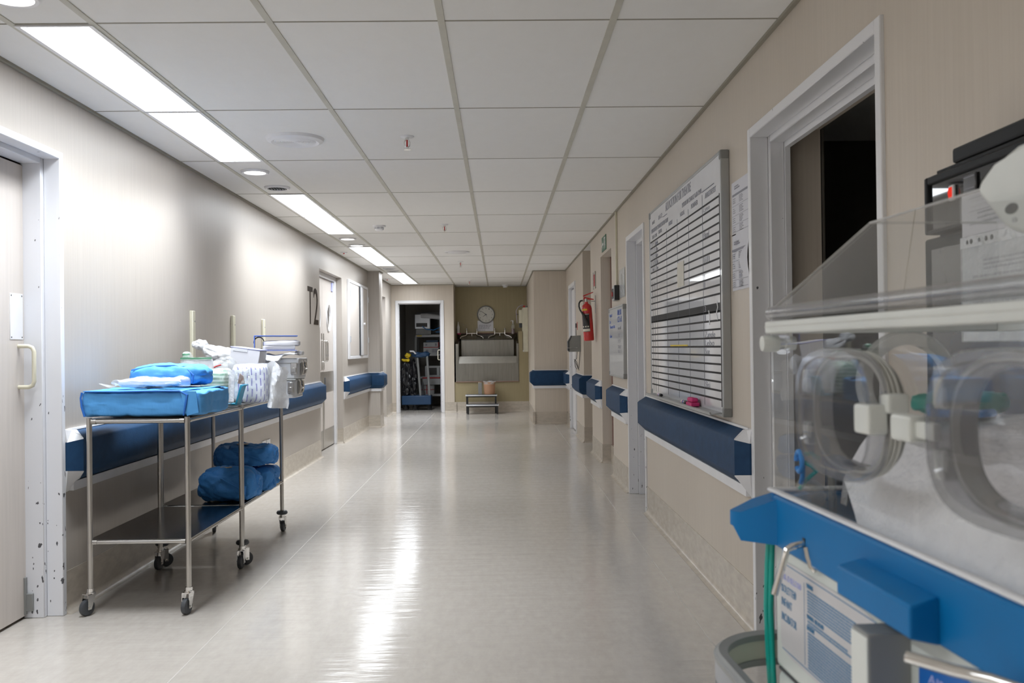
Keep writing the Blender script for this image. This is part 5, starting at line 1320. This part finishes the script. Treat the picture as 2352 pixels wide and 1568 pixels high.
ia('plate_screw', MB().cyl(I(.435, -.0518, .80), I(.435, -.0505, .80), .0022, 8).cyl(I(.435, -.0518, .815), I(.435, -.0505, .815), .0022, 8), 'greyrub', cbx)
bl_ = ia('blue_label', outl(oval(.64, .815, .172, .066, 40, 9)), 'labelblue', body)
ia('label_text', text('AIR-SHIELDS', AXI, I(.49, -.0015, .852), .010, .13, .0004), 'lilac', bl_)
ia('label_rule', lines(AXI, LO2, [(.485, .838, .20, .001)], .0003), 'lilac', bl_)

# hood
P1, P2, PZ = (.33, 1.133), (.685, 1.133), 1.133
EX = 2.5
hood = ia('hood', plate([(.0, .990), (LEN, .990), (LEN, 1.238), (.0, 1.238)], [oval(P1[0], PZ, .106, .071, 56, EX), oval(P2[0], PZ, .106, .071, 56, EX)], .005, AXI, I(0, .002, 0)), 'hood')
ia('hood_slope', MB().prism([I(0, 0, 1.270), I(0, .167, 1.416), I(0, .171, 1.412), I(0, .006, 1.268)], (0, -LEN, 0)), 'hood', hood)
ia('hood_top', MB().prism([I(0, .169, 1.412), I(0, DEP - .012, 1.412), I(0, DEP - .012, 1.417), I(0, .169, 1.417)], (0, -LEN, 0)), 'hood', hood)
ia('hood_back', MB().prism([I(0, DEP - .012, 1.270), I(0, DEP - .007, 1.270), I(0, DEP - .007, 1.417), I(0, DEP - .012, 1.417)], (0, -LEN, 0)).prism([I(0, DEP - .01, .990), I(0, DEP - .005, .990), I(0, DEP - .005, 1.238), I(0, DEP - .01, 1.238)], (0, -LEN, 0)), 'hood', hood)
AXE = ((1, 0, 0), (0, 0, 1), (0, -1, 0))     # far end panel, 2-D x = depth
ia('end_panel', plate([(.0, .990), (DEP - .005, .990), (DEP - .005, 1.238), (.0, 1.238)], [oval(.225, 1.155, .064, .064, 48)], .005, AXE, (0, -.003, 0)), 'hood', hood)
ia('end_panel', MB().prism([I(.001, .004, 1.270), I(.001, DEP - .012, 1.270), I(.001, DEP - .012, 1.412), I(.001, .170, 1.412)], (0, -.005, 0)), 'hood', hood)
ia('end_panel', MB().prism([I(LEN, .004, 1.270), I(LEN, DEP - .012, 1.270), I(LEN, DEP - .012, 1.412), I(LEN, .170, 1.412)], (0, .005, 0)), 'hood', hood)
ia('hood_edge_roll', MB().tube([I(-.004, .002, 1.2705), I(LEN, .002, 1.2705)], .0105, 14).tube([I(-.004, .002, 1.2705), I(-.004, DEP - .01, 1.2705)], .0105, 14), 'port', hood)
ia('hood_edge', MB().tube([I(-.003, .001, 1.273), I(-.003, .168, 1.4155), I(LEN, .168, 1.4155)], .0022, 8).tube([I(-.003, .168, 1.4155), I(-.003, DEP - .010, 1.4155)], .0022, 8), 'portring', hood)
rail_ = MB()
ibox(rail_, -.008, LEN, -.008, .008, 1.237, 1.257, .003); ibox(rail_, -.008, .008, .008, DEP - .016, 1.237, 1.257, .003); ibox(rail_, -.008, LEN, DEP - .016, DEP, 1.237, 1.257, .003)
hr = ia('hood_rail', rail_, 'offwhite')
ia('rail_groove', ibox(MB(), -.008, LEN, -.0087, -.0078, 1.2478, 1.2487), 'gasket', hr)
ia('corner_catch', MB().lathe([(.001, -.016), (.012, -.014), (.0135, -.008), (.0135, .012), (.009, .014), (.008, .022), (.011, .024), (.011, .040), (.001, .042)], I(-.004, 0, 1.2215), 'X', 24), 'offwhite', hr)
# portholes
def ring_oval(cx, prof, n=56, ex=EX):
    """rings of an oval: prof = (rx, ry, b)"""
    return [[I(cx + p[0], b, PZ + p[1]) for p in oval(0, 0, rx, ry, n, ex)] for rx, ry, b in prof]
def porthole(cx, nm):
    g_ = []
    base = [(.105, .070, .006), (.105, .070, -.001), (.112, .0755, -.001)]
    for k in range(3):
        b = -.003 - k * .0055
        base += [(.114, .0775, b), (.115, .0785, b - .002), (.114, .0775, b - .004), (.110, .0735, b - .0045)]
    base += [(.105, .070, -.0195), (.105, .070, .006)]
    mb = MB().loft(ring_oval(cx, base), True, False)
    p_ = ia('porthole', mb, 'gasket', hood)
    d_ = MB().loft(ring_oval(cx, [(.099, .0645, .004), (.099, .0645, -.012), (.1005, .0665, -.036), (.106, .071, -.042), (.116, .0795, -.042), (.119, .0815, -.038), (.119, .0815, -.022), (.114, .077, -.0205), (.110, .073, -.021), (.1035, .069, -.010), (.1035, .069, .004), (.099, .0645, .004)], ex=2.9), True, False)
    ia('door_ring', d_, 'port', p_)
    ia('door_pane', MB().loft(ring_oval(cx, [(.104, .069, -.0395), (.104, .069, -.0365)], ex=2.9)), 'portdoor', p_)
    h_ = MB(); ibox(h_, cx - .133, cx - .112, -.026, -.003, PZ + .020, PZ + .052, .004); ibox(h_, cx - .133, cx - .112, -.026, -.003, PZ - .052, PZ - .020, .004)
    ia('hinge', h_, 'offwhite', p_)
    ia('hinge_pin', MB().cyl(I(cx - .124, -.028, PZ - .02), I(cx - .124, -.028, PZ + .02), .004, 10), 'port', p_)
    l_ = MB(); ibox(l_, cx + .088, cx + .128, -.050, -.026, PZ - .016, PZ + .018, .004); ibox(l_, cx + .110, cx + .135, -.030, -.004, PZ + .008, PZ + .030, .004)
    ia('latch', l_, 'offwhite', p_)
    a_ = MB(); ibox(a_, cx - .185, cx - .140, -.046, -.024, PZ - .016, PZ + .012, .004); ibox(a_, cx - .145, cx - .105, -.040, -.030, PZ - .011, PZ + .007, .003)
    ia('door_arm', a_, 'offwhite', p_) if nm else None
porthole(P1[0], 0); porthole(P2[0], 1)
# round port in the far end panel
n_ = 48
def cring(prof): return [[(.225 + r * math.cos(2 * PI * k / n_), q, 1.155 + r * math.sin(2 * PI * k / n_)) for k in range(n_)] for r, q in prof]
ep = ia('end_port', MB().loft(cring([(.062, -.008), (.062, .012), (.070, .016), (.082, .012), (.086, .002), (.080, -.006), (.062, -.008)]), True, False), 'portring', hood)
ia('port_pane', MB().loft(cring([(.064, .010), (.064, .013)])), 'portdoor', ep)
# white bracket on the hood slope
ang_ = [(.345, 1.407), (.352, 1.420), (.385, 1.434), (.430, 1.448), (.66, 1.452), (.68, 1.40), (.66, 1.352), (.45, 1.340), (.415, 1.350), (.398, 1.360)]
brk = ia('hood_bracket', MB().prism([I(a, .180, z) for a, z in ang_], (-.035, 0, 0), .006), 'offwhite', hood)
ia('bracket_hole', MB().prism([I(.418 + .013 * math.cos(q), .1455, 1.376 + .0065 * math.sin(q)) for q in [i * PI / 8 for i in range(16)]], (-.001, 0, 0)), 'black', brk)
ia('bracket_screw', MB().prism([I(.424 + .005 * math.cos(q), .1455, 1.362 + .003 * math.sin(q)) for q in [i * PI / 6 for i in range(12)]], (-.0015, 0, 0)), 'alugrey', brk)
ia('mattress_post', MB().cyl(I(.030, .085, .921), I(.030, .085, 1.02), .006, 12).cyl(I(.05, .16, .921), I(.05, .16, 1.02), .006, 12), 'clearrod', inc)
ia('mattress_tray', ibox(MB(), .10, LEN - .02, .07, DEP - .03, 1.018, 1.03, .003, 1), 'portdoor', inc)
ia('green_tube', MB().tube([I(-.016, -.002, .91), I(-.026, -.002, .86), I(-.034, -.002, .79), I(-.028, -.002, .72), I(-.014, -.003, .65), I(-.012, .0, .55)], .0052, 10).tube([I(-.012, .002, .91), I(-.019, .002, .86), I(-.026, .002, .79), I(-.021, .002, .72), I(-.008, .0, .65), I(-.006, .003, .55)], .0045, 10), 'greentube', inc)

def into(o, a, b, z, rot=0):
    """world placement of something lying inside the incubator"""
    c, s_ = math.cos(.05), math.sin(.05)
    o.location = (OX + c * b + s_ * a, OY + s_ * b - c * a, z); o.rotation_euler = (0, 0, .05 + rot); LOC[o.name] = o.location.copy()
t = thing('mattress_blanket', 'thick white fleecy blanket over the incubator mattress', 'blanket', (0, 0, 0)); into(t, .45, .2, 1.03)
g = []
NA, NB = 40, 18
for i in range(NA + 1):
    a = .025 + (LEN - .06) * i / NA; row = []
    lim = .10 - .078 * min(1, max(0, (a - .03) / .26))
    for j in range(NB + 1):
        v = j / NB; b = lim + (DEP - .035 - lim) * v
        z = 1.082 + .025 * v
        d = b - lim
        drop = .115 * max(0, 1 - d / .055) ** 1.6 * (.55 + .45 * min(1, (a - .02) / .2))
        z -= drop
        z -= .05 * max(0, 1 - (a - .025) / .03) ** 2 * (1 - v)
        z += .006 * noise.noise(Vector((a * 12, b * 12, 1))) + .0015 * noise.noise(Vector((a * 90, b * 90, 4)))
        if .40 < a < .56: z += .0035 * math.sin(a * 380) * max(0, 1 - abs(b - .10) / .10)
        row.append((b - .2, -(a - .45), z - 1.03))
    g.append(row)
add('fleece', MB().sheet(g, .010), 'sheet', t, False)
t = thing('face_mask', 'teal green soft mask lying at the back of the white blanket', 'mask', (0, 0, 0)); into(t, .085, .265, 1.112, .3)
add('shell', MB().pack((0, 0, .014), (.075, .05, .022), 2.6, 12, .008, 14, 3), 'teal', t, False)
add('strap', MB().tube([(-.07, -.01, .012), (-.10, -.04, .006), (-.06, -.075, .004), (-.01, -.07, .004)], .006, 8), 'bluetube', t, False)
t = thing('resuscitation_mask', 'clear round mask with blue and green tubing inside the far end of the incubator', 'mask', (0, 0, 0)); into(t, .026, .036, .99)
add('dome', MB().lathe([(.026, .0), (.028, .006), (.026, .02), (.018, .032), (.010, .038), (.009, .05)], (0, 0, -.01), 'X', 28), 'clearrod', t, False)
add('blue_tube', MB().tube([(-.004, .012 * math.cos(q) - .004, .045 + .016 * math.sin(q)) for q in [i * .4 for i in range(15)]], .0042, 8).tube([(-.002, -.005, .055), (0, -.008, .04), (0, -.006, .02), (0, 0, .01)], .004, 8), 'bluetube', t, False)
add('green_tube', MB().tube([(.0, -.01, .045), (.01, -.016, .04), (.02, -.012, .03), (.008, -.002, .016), (0, .006, .0)], .0036, 8).tube([(.0, .0, .055), (.012, -.012, .058), (.024, -.018, .05)], .0036, 8), 'greentube', t, False)
# ------------------------------------------------------------------ camera and render settings
cam = bpy.data.cameras.new('camera'); co = bpy.data.objects.new('camera', cam); COL.objects.link(co)
FPX = 2150.0
cam.sensor_width = 36.0; cam.sensor_fit = 'HORIZONTAL'; cam.lens = FPX / 2352 * 36.0
cam.clip_start = .05
yaw, pitch, roll = .0139, .0065, -.0121
cy, sy, cp_, sp_, cr, sr = math.cos(yaw), math.sin(yaw), math.cos(pitch), math.sin(pitch), math.cos(roll), math.sin(roll)
Rz = Matrix(((cy, -sy, 0), (sy, cy, 0), (0, 0, 1))); Rx = Matrix(((1, 0, 0), (0, cp_, sp_), (0, -sp_, cp_))); Ry = Matrix(((cr, 0, sr), (0, 1, 0), (-sr, 0, cr)))
Rw = (Ry @ Rx @ Rz).transposed()          # columns: camera right, forward, up in world space
m = Matrix.Identity(4)
for i in range(3): m[i][0] = Rw[i][0]; m[i][1] = Rw[i][2]; m[i][2] = -Rw[i][1]; m[i][3] = (0, 0, 1.22)[i]
co.matrix_world = m
cam.dof.use_dof = True; cam.dof.focus_distance = 7.0; cam.dof.aperture_fstop = 8.0
SC.camera = co
wd = bpy.data.worlds.new('world'); SC.world = wd; wd.use_nodes = True
wd.node_tree.nodes['Background'].inputs[0].default_value = (.5, .5, .5, 1); wd.node_tree.nodes['Background'].inputs[1].default_value = .02
SC.view_settings.view_transform = 'Standard'; SC.view_settings.look = 'None'; SC.view_settings.gamma = 1; SC.view_settings.use_curve_mapping = False
SC.view_settings.exposure = EXPO
try:
    SC.cycles.transparent_max_bounces = 32; SC.cycles.max_bounces = 12; SC.cycles.glossy_bounces = 5; SC.cycles.use_denoising = True
    SC.cycles.sample_clamp_indirect = 6.0; SC.cycles.caustics_reflective = False; SC.cycles.caustics_refractive = False
except Exception: pass
